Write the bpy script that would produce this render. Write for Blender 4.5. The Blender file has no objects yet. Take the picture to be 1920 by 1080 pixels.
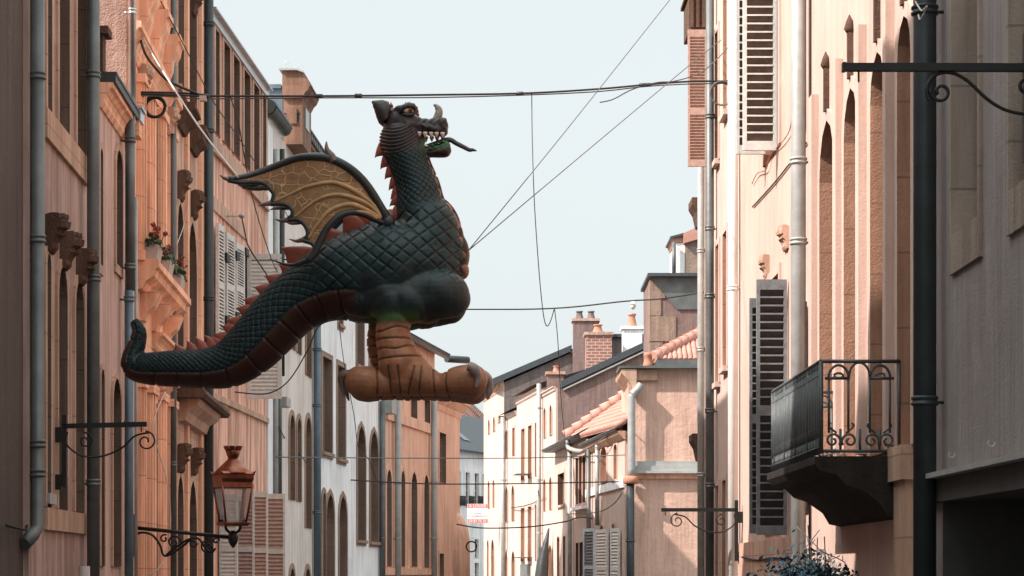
import bpy, bmesh, math, random
import numpy as np
from mathutils import Vector, Matrix
random.seed(7); np.random.seed(7)
scene = bpy.context.scene
C = scene.collection
PI = math.pi

# ------------------------------------------------------------------ camera, sky, sun, exposure
EYE, FPX, VX, VY = 1.6, 4000.0, 960.0, 1075.0
cam_d = bpy.data.cameras.new('camera'); cam = bpy.data.objects.new('camera', cam_d); C.objects.link(cam)
cam_d.sensor_width = 36.0; cam_d.lens = 75.0
cam_d.shift_y = (1075 - 540) / 1920.0
cam_d.clip_start = 0.1; cam_d.clip_end = 3000
cam.location = (0, 0, EYE); cam.rotation_euler = (PI / 2, 0, 0)
scene.camera = cam
SUN = Vector((-1.0, -0.45, 1.0)).normalized()          # direction towards the sun
el = math.asin(SUN.z); az = math.atan2(SUN.x, SUN.y)
world = bpy.data.worlds.new('World'); scene.world = world; world.use_nodes = True
nt = world.node_tree; nt.nodes.clear()
sky = nt.nodes.new('ShaderNodeTexSky'); sky.sky_type = 'NISHITA'; sky.sun_disc = False
sky.sun_elevation = el; sky.sun_rotation = az; sky.air_density = 1.0; sky.dust_density = 4.0; sky.ozone_density = 1.0
hsv = nt.nodes.new('ShaderNodeHueSaturation'); hsv.inputs['Saturation'].default_value = 0.32
wmix = nt.nodes.new('ShaderNodeMixRGB'); wmix.inputs[0].default_value = 0.68
wmix.inputs[2].default_value = (4.6, 5.0, 5.0, 1)
bg = nt.nodes.new('ShaderNodeBackground'); bg.inputs[1].default_value = 0.104
wo = nt.nodes.new('ShaderNodeOutputWorld')
nt.links.new(sky.outputs[0], hsv.inputs['Color']); nt.links.new(hsv.outputs[0], wmix.inputs[1])
gx = nt.nodes.new('ShaderNodeTexCoord'); gs = nt.nodes.new('ShaderNodeSeparateXYZ'); nt.links.new(gx.outputs['Generated'], gs.inputs[0])
gr = nt.nodes.new('ShaderNodeMapRange'); gr.interpolation_type = 'SMOOTHSTEP'   # unseen upper sky brightened as added fill for the shaded fronts
gr.inputs['From Min'].default_value = .34; gr.inputs['From Max'].default_value = .75; gr.inputs['To Min'].default_value = 1.0; gr.inputs['To Max'].default_value = 2.3
nt.links.new(gs.outputs[2], gr.inputs['Value'])
gm = nt.nodes.new('ShaderNodeVectorMath'); gm.operation = 'SCALE'; nt.links.new(wmix.outputs[0], gm.inputs[0]); nt.links.new(gr.outputs[0], gm.inputs['Scale'])
nt.links.new(gm.outputs[0], bg.inputs[0]); nt.links.new(bg.outputs[0], wo.inputs[0])
sd = bpy.data.lights.new('sun', 'SUN'); sd.energy = 3.9; sd.angle = math.radians(0.5); sd.color = (1.0, 0.915, 0.86)
so = bpy.data.objects.new('sun', sd); C.objects.link(so); so.rotation_euler = SUN.to_track_quat('Z', 'Y').to_euler()
so.location = (-20, -10, 40)
scene.view_settings.view_transform = 'Standard'; scene.view_settings.look = 'None'
scene.view_settings.gamma = 1.0; scene.view_settings.exposure = 0.95
try:
    scene.cycles.max_bounces = 6; scene.cycles.diffuse_bounces = 4; scene.cycles.use_denoising = True
except Exception: pass

def Q(px, py, Y):
    return Vector(((px - VX) * Y / FPX, Y, EYE + (VY - py) * Y / FPX))

# ------------------------------------------------------------------ materials
def new_mat(name):
    m = bpy.data.materials.new(name); m.use_nodes = True
    n = m.node_tree.nodes; b = n['Principled BSDF']
    return m, m.node_tree, b
def _n(t, kind, **kw):
    x = t.nodes.new(kind)
    for k, v in kw.items(): setattr(x, k, v)
    return x
def noise(t, vec, scale, detail=4, rough=.6):
    x = _n(t, 'ShaderNodeTexNoise'); x.inputs['Scale'].default_value = scale
    x.inputs['Detail'].default_value = detail; x.inputs['Roughness'].default_value = rough
    t.links.new(vec, x.inputs['Vector']); return x.outputs['Fac']
def ramp(t, fac, stops):
    r = _n(t, 'ShaderNodeValToRGB'); e = r.color_ramp.elements
    e[0].position, e[0].color = stops[0][0], stops[0][1]
    e[1].position, e[1].color = stops[-1][0], stops[-1][1]
    for p, c in stops[1:-1]:
        k = e.new(p); k.color = c
    t.links.new(fac, r.inputs[0]); return r.outputs[0]
def mixc(t, fac, a, b, mode='MIX'):
    m = _n(t, 'ShaderNodeMixRGB', blend_type=mode)
    for i, v in ((0, fac), (1, a), (2, b)):
        if hasattr(v, 'links'): t.links.new(v, m.inputs[i])
        else: m.inputs[i].default_value = v if i == 0 else (tuple(v) + (1,))[:4]
    return m.outputs[0]
def math_(t, op, a, b=0.0):
    m = _n(t, 'ShaderNodeMath', operation=op)
    for i, v in ((0, a), (1, b)):
        if hasattr(v, 'links'): t.links.new(v, m.inputs[i])
        else: m.inputs[i].default_value = v
    return m.outputs[0]
def bump(t, b, h, strength, dist=.02):
    x = _n(t, 'ShaderNodeBump'); x.inputs['Strength'].default_value = strength; x.inputs['Distance'].default_value = dist
    t.links.new(h, x.inputs['Height']); t.links.new(x.outputs[0], b.inputs['Normal'])
def G(v): return (v, v, v, 1)

def plaster(name, col, col2, streak=.4, bmp=.35, rough=.9, patch=.75, dirt=(.35, .3, .27), joint=0.):
    m, t, b = new_mat(name)
    tc = _n(t, 'ShaderNodeTexCoord').outputs['Object']
    mp = _n(t, 'ShaderNodeMapping'); mp.inputs['Scale'].default_value = (3.2, 3.2, .28)
    t.links.new(tc, mp.inputs[0])
    big = ramp(t, noise(t, tc, .9, 5, .65), [(.3, G(0)), (.7, G(1))])
    c = mixc(t, math_(t, 'MULTIPLY', big, patch), col, col2)
    st = ramp(t, noise(t, mp.outputs[0], 1.6, 5, .6), [(.42, G(0)), (.62, G(1))])
    c = mixc(t, math_(t, 'MULTIPLY', st, streak), c, tuple(a * d for a, d in zip(col, dirt)))
    mp2 = _n(t, 'ShaderNodeMapping'); mp2.inputs['Scale'].default_value = (11, 11, .5); t.links.new(tc, mp2.inputs[0])
    s2 = ramp(t, math_(t, 'MULTIPLY', noise(t, mp2.outputs[0], 1.5, 4, .6), noise(t, tc, .7, 3, .6)), [(.22, G(0)), (.34, G(1))])
    c = mixc(t, math_(t, 'MULTIPLY', s2, min(.75, .25 + streak * .7)), c, tuple(a * (.35 + .5 * d) for a, d in zip(col, dirt)))
    lt = ramp(t, noise(t, tc, 1.9, 6, .75), [(.58, G(0)), (.68, G(1))])
    c = mixc(t, math_(t, 'MULTIPLY', lt, .3), c, tuple(min(.85, a * 1.3) for a in col))
    if joint:
        sx = _n(t, 'ShaderNodeSeparateXYZ'); t.links.new(tc, sx.inputs[0])
        fz = math_(t, 'FRACT', math_(t, 'MULTIPLY', sx.outputs[2], 1 / joint)); jl = math_(t, 'LESS_THAN', fz, .025)
        blk = _n(t, 'ShaderNodeTexWhiteNoise', noise_dimensions='1D'); t.links.new(math_(t, 'FLOOR', math_(t, 'MULTIPLY', sx.outputs[2], 1 / joint)), blk.inputs['W'])
        c = mixc(t, math_(t, 'MULTIPLY', blk.outputs['Value'], .35), c, tuple(a * .62 for a in col)); c = mixc(t, math_(t, 'MULTIPLY', jl, .6), c, tuple(a * .35 for a in col))
    sp = ramp(t, noise(t, tc, 16, 3, .7), [(.62, G(0)), (.75, G(1))])
    c = mixc(t, math_(t, 'MULTIPLY', sp, .18), c, tuple(a * .55 for a in col))
    t.links.new(c, b.inputs['Base Color']); b.inputs['Roughness'].default_value = rough
    b.inputs['Specular IOR Level'].default_value = .2
    fine = math_(t, 'ADD', noise(t, tc, 55, 3, .6), math_(t, 'MULTIPLY', noise(t, tc, 7, 4, .6), 1.4))
    bump(t, b, fine, bmp, .02)
    return m
def simple(name, col, rough=.6, metal=0., var=.25, scale=6., bmp=0., col2=None, spec=.5):
    m, t, b = new_mat(name)
    tc = _n(t, 'ShaderNodeTexCoord').outputs['Object']
    f = ramp(t, noise(t, tc, scale, 5, .65), [(.3, G(0)), (.7, G(1))])
    c2 = col2 or tuple(a * (1 - var) for a in col)
    t.links.new(mixc(t, f, col, c2), b.inputs['Base Color'])
    b.inputs['Roughness'].default_value = rough; b.inputs['Metallic'].default_value = metal
    b.inputs['Specular IOR Level'].default_value = spec
    if bmp: bump(t, b, noise(t, tc, scale * 4, 4, .6), bmp, .01)
    return m
def tiles(name, col, col2, pu=.28, scale_dir='Z'):
    m, t, b = new_mat(name)
    tc = _n(t, 'ShaderNodeTexCoord').outputs['Object']
    f = ramp(t, noise(t, tc, 5, 4, .7), [(.3, G(0)), (.7, G(1))])
    t.links.new(mixc(t, f, col, col2), b.inputs['Base Color']); b.inputs['Roughness'].default_value = .8
    bump(t, b, noise(t, tc, 20, 3), .3, .02)
    return m

M = {}
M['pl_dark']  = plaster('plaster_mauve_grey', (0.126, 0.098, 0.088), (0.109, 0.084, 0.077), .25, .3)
M['pl_mauve'] = plaster('plaster_pink_mauve', (0.547, 0.382, 0.332), (0.464, 0.323, 0.279), .6, .25)
M['pl_pink']  = plaster('plaster_dusty_pink', (0.669, 0.464, 0.402), (0.596, 0.419, 0.354), .4, .25)
M['pl_rough'] = plaster('plaster_rough_pink', (0.480, 0.300, 0.240), (0.600, 0.420, 0.348), .3, 1.0)
M['pl_orange']= plaster('stone_orange', (1.140, 0.649, 0.434), (0.956, 0.545, 0.379), .55, .3, joint=0.55)
M['pl_tan']   = plaster('stone_tan_orange', (0.697, 0.451, 0.336), (0.576, 0.372, 0.280), .55, .3, joint=0.6)
M['pl_salmon']= plaster('plaster_salmon_stained', (0.954, 0.551, 0.410), (0.827, 0.462, 0.356), .9, .25)
M['pl_grey']  = plaster('plaster_pale_grey', (0.795, 0.709, 0.638), (0.704, 0.617, 0.564), .25, .2)
M['pl_white'] = plaster('plaster_white', (0.950, 0.950, 0.950), (0.879, 0.867, 0.855), .25, .2)
M['pl_peach'] = plaster('plaster_peach', (0.880, 0.535, 0.385), (0.780, 0.465, 0.331), .3, .25)
M['st_surround'] = plaster('stone_surround_ochre', (0.657, 0.436, 0.316), (0.549, 0.357, 0.258), .5, .3, joint=0.62)
M['st_surround_far'] = plaster('stone_surround_brown', (.40, .275, .20), (.33, .22, .16), .35, .3, joint=0.5)
M['st_dark']  = plaster('carved_stone_brown', (0.115, 0.071, 0.052), (0.172, 0.098, 0.069), .4, .8)
M['pl_cream'] = plaster('plaster_cream_sunlit', (0.605, 0.437, 0.367), (0.556, 0.389, 0.324), .16, .2, dirt=(.5,.42,.38))
M['pl_cream2']= plaster('plaster_cream_pale', (0.597, 0.464, 0.401), (0.556, 0.419, 0.359), .2, .2, dirt=(.55,.47,.42))
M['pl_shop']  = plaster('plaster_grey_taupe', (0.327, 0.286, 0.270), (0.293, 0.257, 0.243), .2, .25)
M['pl_rd']    = plaster('plaster_roughcast_pink', (0.729, 0.477, 0.377), (0.655, 0.421, 0.334), .25, 1.0)
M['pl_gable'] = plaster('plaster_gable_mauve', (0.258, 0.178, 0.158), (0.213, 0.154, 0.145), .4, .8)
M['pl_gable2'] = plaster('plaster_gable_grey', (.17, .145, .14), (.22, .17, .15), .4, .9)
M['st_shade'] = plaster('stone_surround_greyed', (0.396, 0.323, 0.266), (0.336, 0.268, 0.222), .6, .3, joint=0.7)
M['board_dark'] = simple('window_board_dark', (.085, .066, .056), .6, 0, .4, 3.)
M['st_black'] = plaster('stone_near_black', (0.028, 0.023, 0.021), (0.041, 0.033, 0.028), .4, .6)  # near-black stone for the balcony slab
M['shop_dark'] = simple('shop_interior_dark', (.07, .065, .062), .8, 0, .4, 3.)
M['jamb_dk'] = plaster('shaded_jamb_brown', (0.206, 0.142, 0.110), (0.160, 0.108, 0.085), .5, .4, joint=.6)  # stone darkened so the window reveals look less lit than their surrounds
M['wood_slat'] = simple('shaded_brown_slat', (.15, .105, .082), .8, 0, .45, 12., .3)  # brown wood with the shade on the slat faces put into its colour
M['wood_slat_dk'] = simple('shaded_dark_slat', (.05, .045, .045), .8, 0, .45, 12., .3)  # near-black tone stands in for shade between the lower shutters' slats
M['claw_grey'] = simple('claw_grey', (.34, .29, .27), .4, 0, .5, 9., .2)
M['jamb_mid'] = plaster('jamb_mid_brown', (.27, .19, .15), (.22, .15, .12), .4, .3, joint=.55)  # lighter version of the painted reveal shade, for the far left fronts
M['soot_stain'] = simple('soot_stain', (.13, .105, .088), .9, 0, .4, 12.)
M['dormer_stone'] = plaster('dormer_stone_orange', (.29, .165, .115), (.24, .135, .095), .5, .3)
M['jamb']     = plaster('stone_jamb_ochre', (0.517, 0.283, 0.186), (0.424, 0.229, 0.156), .4, .35, joint=0.58)
M['rubble']   = plaster('stone_rubble', (.40, .29, .22), (.24, .18, .15), .4, 1.0, patch=1.)
M['zinc']     = simple('zinc_pipe', (.165, .18, .175), .5, .3, .6, 2.2, .2, col2=(.085, .088, .084))
M['zinc_mid'] = simple('zinc_sheet', (.42, .42, .40), .55, .05, .3, 3., .1)
M['zinc_dk']  = simple('zinc_pipe_dark', (.055, .065, .068), .5, .4, .35, 4., .1)
M['zinc_blue']= simple('zinc_pipe_blue', (.14, .19, .23), .5, .4, .3, 4., .1)
M['zinc_lt']  = simple('zinc_pipe_pale', (.40, .40, .38), .5, .1, .3, 5., .1)
M['white_pipe']= simple('white_pipe', (.80, .77, .73), .55, 0, .12, 5.)
M['steel']    = simple('steel_pipe', (.55, .54, .53), .3, .8, .3, 5.)
M['iron']     = simple('black_iron', (.018, .017, .017), .55, .3, .4, 10., .2)
M['iron_grey']= simple('grey_iron', (.06, .066, .068), .5, .3, .4, 10., .2)
M['iron_pale']= simple('balcony_iron', (.085, .098, .10), .5, .2, .4, 10., .2)
M['copper']   = simple('copper', (.33, .13, .085), .32, 1.0, .65, 6., .25)
M['glass']    = simple('window_glass', (.035, .033, .034), .12, 0, .3, 2.)
M['glass_br'] = simple('window_board_brown', (.125, .082, .064), .6, 0, .45, 3.)
M['lamp_glass']= simple('lantern_glass', (.86, .86, .86), .12, 0, .25, 9., spec=.3)
M['lamp_glass'].node_tree.nodes['Principled BSDF'].inputs['Transmission Weight'].default_value = .8
M['lamp_glass'].node_tree.nodes['Principled BSDF'].inputs['IOR'].default_value = 1.03
M['wood_wh']  = simple('white_painted_wood', (.72, .68, .63), .7, 0, .25, 14., .3)
M['wood_gr']  = simple('grey_painted_wood', (.21, .215, .22), .75, 0, .45, 14., .4)  # grey darkened in place of the shadow on the lower right shutters
M['wood_pink']= simple('faded_brown_slats', (.50, .33, .27), .8, 0, .3, 14., .3)
M['wood_blue']= simple('pale_blue_wood', (.50, .62, .68), .7, 0, .2, 10., .2)
M['sash']     = simple('sash_wood', (.30, .22, .18), .6, 0, .3, 8.)
M['slate']    = simple('slate', (.055, .065, .075), .6, 0, .4, 8., .4)
M['tile_red'] = tiles('terracotta_tiles', (.52, .27, .21), (.38, .18, .14))
M['tile_old'] = tiles('old_brown_tiles', (.26, .15, .115), (.18, .11, .09))
M['terracotta']= simple('terracotta', (.50, .22, .14), .8, 0, .3, 8., .3)
M['rope']     = simple('pale_rope', (.62, .55, .50), .8)
M['cable']    = simple('black_cable', (.022, .02, .02), .7)
M['cable_gr'] = simple('grey_cable', (.13, .12, .115), .7)
M['asphalt']  = simple('asphalt', (.06, .057, .055), .9, 0, .3, 30., .3)
M['paving']   = simple('paving_stone', (.15, .13, .12), .9, 0, .3, 4., .3)
M['leaf']     = simple('geranium_leaf', (.045, .085, .03), .6, 0, .4, 20.)
M['leaf_blue']= simple('blue_leaf', (.012, .058, .085), .7, 0, .8, 14.)
M['petal_red']= simple('petal_red', (.50, .06, .04), .6, 0, .3, 20.)
M['petal_pink']= simple('petal_mauve', (.34, .12, .13), .6, 0, .3, 20.)
M['pot']      = simple('pale_planter', (.50, .42, .39), .6, 0, .2, 6.)
M['sign_wh']  = simple('sign_white', (.85, .85, .85), .5, 0, .05)
M['sign_red'] = simple('sign_red', (.72, .20, .18), .5, 0, .1)
M['sign_gr']  = simple('sign_grey', (.30, .28, .28), .5, 0, .1)
M['spine']    = simple('spine_red_orange', (.36, .085, .05), .5, 0, .45, 7., .2)
M['horn']     = simple('horn_grey', (.30, .25, .22), .4, 0, .5, 9., .2)
M['claw']     = simple('claw_brown', (.17, .11, .095), .4, 0, .5, 9., .2)
M['tooth']    = simple('tooth_ivory', (.66, .52, .46), .35, 0, .15)
M['eye_w']    = simple('eye_ivory', (.62, .55, .48), .25, 0, .1)
M['eye_o']    = simple('eye_amber', (.50, .16, .05), .2, 0, .3, 40.)
M['eye_k']    = simple('eye_black', (.01, .01, .01), .2)
M['skin_dk']  = simple('dark_brown_skin', (.028, .022, .023), .42, 0, .4, 9., .25)
M['bone']     = simple('wing_bone_black_green', (.022, .030, .030), .4, 0, .4, 8., .2)
M['jaw_green']= simple('jaw_green', (.045, .16, .06), .4, 0, .75, 12., .2)
M['tongue']   = simple('tongue', (.05, .038, .045), .4, 0, .3)
def brick_mat():
    m, t, b = new_mat('chimney_brick')
    tc = _n(t, 'ShaderNodeTexCoord').outputs['Object']
    mp = _n(t, 'ShaderNodeMapping'); mp.inputs['Rotation'].default_value = (PI / 2, 0, 0); t.links.new(tc, mp.inputs[0])
    k = _n(t, 'ShaderNodeTexBrick'); t.links.new(mp.outputs[0], k.inputs['Vector'])
    k.inputs['Color1'].default_value = (.33, .13, .085, 1); k.inputs['Color2'].default_value = (.24, .10, .075, 1)
    k.inputs['Mortar'].default_value = (.42, .34, .30, 1); k.inputs['Scale'].default_value = 1
    k.inputs['Brick Width'].default_value = .27; k.inputs['Row Height'].default_value = .105; k.inputs['Mortar Size'].default_value = .016
    t.links.new(k.outputs[0], b.inputs['Base Color']); b.inputs['Roughness'].default_value = .9
    return m
M['brick'] = brick_mat()

# ------------------------------------------------------------------ mesh builder
ORG = {}
def empty(name, loc, label=None, cat=None, group=None, rz=0):
    o = bpy.data.objects.new(name, None); C.objects.link(o); o.location = loc; o.empty_display_size = .2
    ORG[o.name] = Vector(loc)
    if label: o['label'] = label
    if cat: o['category'] = cat
    if group: o['group'] = group
    return o
def tag(o, label, cat, group=None):
    o['label'] = label; o['category'] = cat
    if group: o['group'] = group
    return o
class MB:
    def __init__(s): s.v = []; s.f = []; s.mi = []; s.sm = []; s.cur = 0; s.smooth = False
    def face(s, pts, smooth=None):
        i = len(s.v); s.v += [Vector(p) for p in pts]; s.f.append(tuple(range(i, i + len(pts)))); s.mi.append(s.cur)
        s.sm.append(s.smooth if smooth is None else smooth)
    def grid(s, rows, closed=False, smooth=True):
        i = len(s.v); n = len(rows[0])
        for r in rows: s.v += [Vector(p) for p in r]
        for a in range(len(rows) - 1):
            for b in range(n if closed else n - 1):
                c = (b + 1) % n
                s.f.append((i + a * n + b, i + a * n + c, i + (a + 1) * n + c, i + (a + 1) * n + b)); s.mi.append(s.cur); s.sm.append(smooth)
    def hexa(s, p):      # 8 corners: bottom 0-3, top 4-7
        i = len(s.v); s.v += [Vector(q) for q in p]
        for q in ((3, 2, 1, 0), (4, 5, 6, 7), (0, 1, 5, 4), (1, 2, 6, 5), (2, 3, 7, 6), (3, 0, 4, 7)):
            s.f.append(tuple(i + k for k in q)); s.mi.append(s.cur); s.sm.append(False)
    def box(s, x0, x1, y0, y1, z0, z1):
        s.hexa([(x0, y0, z0), (x1, y0, z0), (x1, y1, z0), (x0, y1, z0), (x0, y0, z1), (x1, y0, z1), (x1, y1, z1), (x0, y1, z1)])
    def boxf(s, f, u0, u1, h0, h1, o0, o1):
        P = f.P
        s.hexa([P(u0, h0, o0), P(u1, h0, o0), P(u1, h0, o1), P(u0, h0, o1), P(u0, h1, o0), P(u1, h1, o0), P(u1, h1, o1), P(u0, h1, o1)])
    def tube(s, pts, r, n=10, caps=True, smooth=True, squash=None):
        pts = [Vector(p) for p in pts]; m = len(pts)
        rr = r if isinstance(r, (list, tuple)) else [r] * m
        T = []
        for k in range(m):
            d = pts[min(k + 1, m - 1)] - pts[max(k - 1, 0)]
            T.append(d.normalized() if d.length > 1e-9 else Vector((0, 0, 1)))
        ref = Vector((0, 1, 0)) if abs(T[0].y) < .9 else Vector((1, 0, 0))
        N = (ref - T[0] * ref.dot(T[0])).normalized(); rows = []
        for k in range(m):
            N = (N - T[k] * N.dot(T[k])).normalized(); B = T[k].cross(N)
            sq = squash or 1.0
            rows.append([pts[k] + N * (rr[k] * sq * math.cos(2 * PI * j / n)) + B * (rr[k] * math.sin(2 * PI * j / n)) for j in range(n)])
        s.grid(rows, True, smooth)
        if caps: s.face(rows[0][::-1], False); s.face(rows[-1], False)
    def lathe(s, c, prof, n=16, axis=(0, 0, 1), rot=0, smooth=True):
        c = Vector(c); a = Vector(axis).normalized()
        e = Vector((1, 0, 0)) if abs(a.x) < .9 else Vector((0, 1, 0))
        e = (e - a * e.dot(a)).normalized(); g = a.cross(e)
        rows = [[c + a * z + (e * math.cos(rot + 2 * PI * j / n) + g * math.sin(rot + 2 * PI * j / n)) * r for j in range(n)] for r, z in prof]
        s.grid(rows, True, smooth)
        s.face(rows[0][::-1], False); s.face(rows[-1], False)
    def prism(s, pts, d):      # polygon extruded by vector d
        pts = [Vector(p) for p in pts]; d = Vector(d); q = [p + d for p in pts]
        s.face(pts[::-1], False); s.face(q, False)
        for k in range(len(pts)):
            l = (k + 1) % len(pts); s.face([pts[k], pts[l], q[l], q[k]], False)
    def ellipsoid(s, c, rx, ry, rz, nu=16, nv=10):
        c = Vector(c)
        rows = [[c + Vector((rx * math.sin(a) * math.cos(b), ry * math.sin(a) * math.sin(b), rz * math.cos(a)))
                 for b in [2 * PI * j / nu for j in range(nu)]] for a in [PI * (i + .02) / (nv + .04) for i in range(nv + 1)]]
        s.grid(rows, True, True)
    def mesh(s, name, org=Vector((0, 0, 0)), mats=()):
        me = bpy.data.meshes.new(name)
        me.from_pydata([tuple(v - org) for v in s.v], [], s.f)
        for m in mats: me.materials.append(m)
        me.polygons.foreach_set('material_index', s.mi); me.polygons.foreach_set('use_smooth', s.sm)
        bm = bmesh.new(); bm.from_mesh(me); bmesh.ops.remove_doubles(bm, verts=bm.verts, dist=1e-5)
        bmesh.ops.recalc_face_normals(bm, faces=bm.faces); bm.to_mesh(me); bm.free()
        me.update(); return me
    def build(s, name, mats, parent=None, loc=None):
        mats = [M[m] if isinstance(m, str) else m for m in (mats if isinstance(mats, (list, tuple)) else [mats])]
        if parent is not None: org = ORG[parent.name]
        else: org = Vector(loc) if loc is not None else Vector((0, 0, 0))
        o = bpy.data.objects.new(name, s.mesh(name, org, mats)); C.objects.link(o)
        ORG[o.name] = org.copy()
        if parent is not None: o.parent = parent
        else: o.location = org
        return o

class Fac:
    """a facade plane: u along the street, h up, o out into the street"""
    def __init__(s, p0, p1, side):
        s.p0 = Vector((p0[0], p0[1])); d = Vector((p1[0], p1[1])) - s.p0; s.L = d.length; s.t = d / s.L
        s.n = Vector((s.t.y, -s.t.x)) * side; s.side = side
    def P(s, u, h, o=0.):
        q = s.p0 + s.t * u + s.n * o; return Vector((q.x, q.y, h))
    def U(s, px, o=0.):
        k = (px - VX) / FPX; q = s.p0 + s.n * o
        return (k * q.y - q.x) / (s.t.x - k * s.t.y)
    def H(s, px, py, o=0.):
        return EYE + (VY - py) * s.P(s.U(px, o), 0, o).y / FPX
def line(a, b, z0, z1, side): return Fac((a + b * z0, z0), (a + b * z1, z1), side)

def arch_pts(u0, u1, h1, kind):
    w = u1 - u0; c = (u0 + u1) / 2
    if kind == 'flat': return [(u1, h1), (u0, h1)]
    if kind == 'seg': rise = .2 * w; return [(c + w / 2 * math.cos(a), h1 - rise + rise * math.sin(a)) for a in [PI * i / 8 for i in range(9)]]
    if kind == 'round': rise = .5 * w; return [(c + w / 2 * math.cos(a), h1 - rise + rise * math.sin(a)) for a in [PI * i / 10 for i in range(11)]]
    if kind == 'point':
        rise = .6 * w; r = [(u1, h1 - rise), (u1 - .06 * w, h1 - rise * .55), (u1 - .22 * w, h1 - rise * .2), (c, h1), (u0 + .22 * w, h1 - rise * .2), (u0 + .06 * w, h1 - rise * .55), (u0, h1 - rise)]
        return r
def window(root, f, u0, u1, h0, h1, kind='flat', rev=.16, sw=.1, apron=0., stone='st_surround', sill=True, pane='glass', sash='sash', proud=.025, jamb=None):
    if u1 < u0: u0, u1 = u1, u0
    a = arch_pts(u0, u1, h1, kind)
    inn = [(u0, h0), (u1, h0)] + a
    out = [(u0 - sw, h0), (u1 + sw, h0)] + [(u0 - sw + (u - u0) * (u1 - u0 + 2 * sw) / (u1 - u0), h + sw) for u, h in a]
    m = MB(); n = len(inn)
    for i in range(1, n):
        j = (i + 1) % n
        m.face([f.P(*inn[i], proud), f.P(*out[i], proud), f.P(*out[j], proud), f.P(*inn[j], proud)])
        m.face([f.P(*out[i], proud), f.P(*out[i], 0), f.P(*out[j], 0), f.P(*out[j], proud)])
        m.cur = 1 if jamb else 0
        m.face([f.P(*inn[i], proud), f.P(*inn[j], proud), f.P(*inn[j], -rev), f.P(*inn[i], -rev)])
        m.cur = 0
    m.face([f.P(u0, h0, proud), f.P(u1, h0, proud), f.P(u1, h0, -rev), f.P(u0, h0, -rev)])
    if apron: m.boxf(f, u0 - sw, u1 + sw, h0 - apron, h0 - .001, .001, proud)
    w = m.build('window', [stone, jamb or stone], root)
    if sill:
        q = MB(); q.boxf(f, u0 - sw * .8, u1 + sw * .8, h0 - .06, h0 + .012, -.02, proud + .05); q.build('sill', stone, w)
    g = MB(); g.face([f.P(u, h, -rev + .004) for u, h in inn]); g.build('pane', pane, w)
    if sash:
        q = MB(); t = .045; ht = h1 - (0 if kind == 'flat' else .3 * (u1 - u0)); c = (u0 + u1) / 2
        q.boxf(f, u0, u0 + t, h0, ht, -rev + .006, -rev + .05); q.boxf(f, u1 - t, u1, h0, ht, -rev + .006, -rev + .05)
        q.boxf(f, c - t * .5, c + t * .5, h0 + .001, ht, -rev + .006, -rev + .045)
        for k in (1, 2, 3):
            hh = h0 + (ht - h0) * k / 4; q.boxf(f, u0 + t, u1 - t, hh - .015, hh + .015, -rev + .006, -rev + .035)
        q.build('sash', sash, w)
    return (u0, u1, h0, h1, kind)

def shell(root, f, H, depth, mat, holes, u0=0., u1=None, h_base=0., name='wall', mats=None):
    u1 = f.L if u1 is None else u1
    us = sorted({u0, u1, *[x for h in holes for x in h[:2]]}); hs = sorted({h_base, H, *[x for h in holes for x in h[2:4]]})
    us = [u for u in us if u0 - 1e-6 <= u <= u1 + 1e-6]; hs = [h for h in hs if h_base - 1e-6 <= h <= H + 1e-6]
    m = MB()
    for a, b in zip(us, us[1:]):
        for c, d in zip(hs, hs[1:]):
            cu, ch = (a + b) / 2, (c + d) / 2
            if any(h[0] < cu < h[1] and h[2] < ch < h[3] for h in holes): continue
            m.face([f.P(a, c), f.P(b, c), f.P(b, d), f.P(a, d)])
    for h in holes:
        if len(h) > 4 and h[4] != 'flat':
            p = arch_pts(h[0], h[1], h[3], h[4])
            for (ua, ha), (ub, hb) in zip(p, p[1:]):
                q = [f.P(ua, ha), f.P(ub, hb)]
                if h[3] - hb > 1e-4: q.append(f.P(ub, h[3]))
                if h[3] - ha > 1e-4: q.append(f.P(ua, h[3]))
                if len(q) > 2: m.face(q)
    B = [f.P(u0, h_base), f.P(u1, h_base), f.P(u1, h_base, -depth), f.P(u0, h_base, -depth)]
    T = [f.P(u0, H), f.P(u1, H), f.P(u1, H, -depth), f.P(u0, H, -depth)]
    for i, j in ((1, 2), (2, 3), (3, 0)): m.face([B[i], B[j], T[j], T[i]])
    m.face(T)
    return m.build(name, mats or mat, root)

def rows_to_holes(root, f, rows, **kw):
    holes = []
    for r in rows:
        px, yt, yb, kind, lst = r[:5]; o = dict(kw); o.update(r[5] if len(r) > 5 else {})
        ht, hb = f.H(px, yt), f.H(px, yb)
        hb = max(hb, .3)
        for a, b in lst:
            ua, ub = f.U(a), f.U(b)
            if ub < ua: ua, ub = ub, ua
            holes.append(window(root, f, ua, ub, hb, ht, kind, **o))
    return holes

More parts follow.
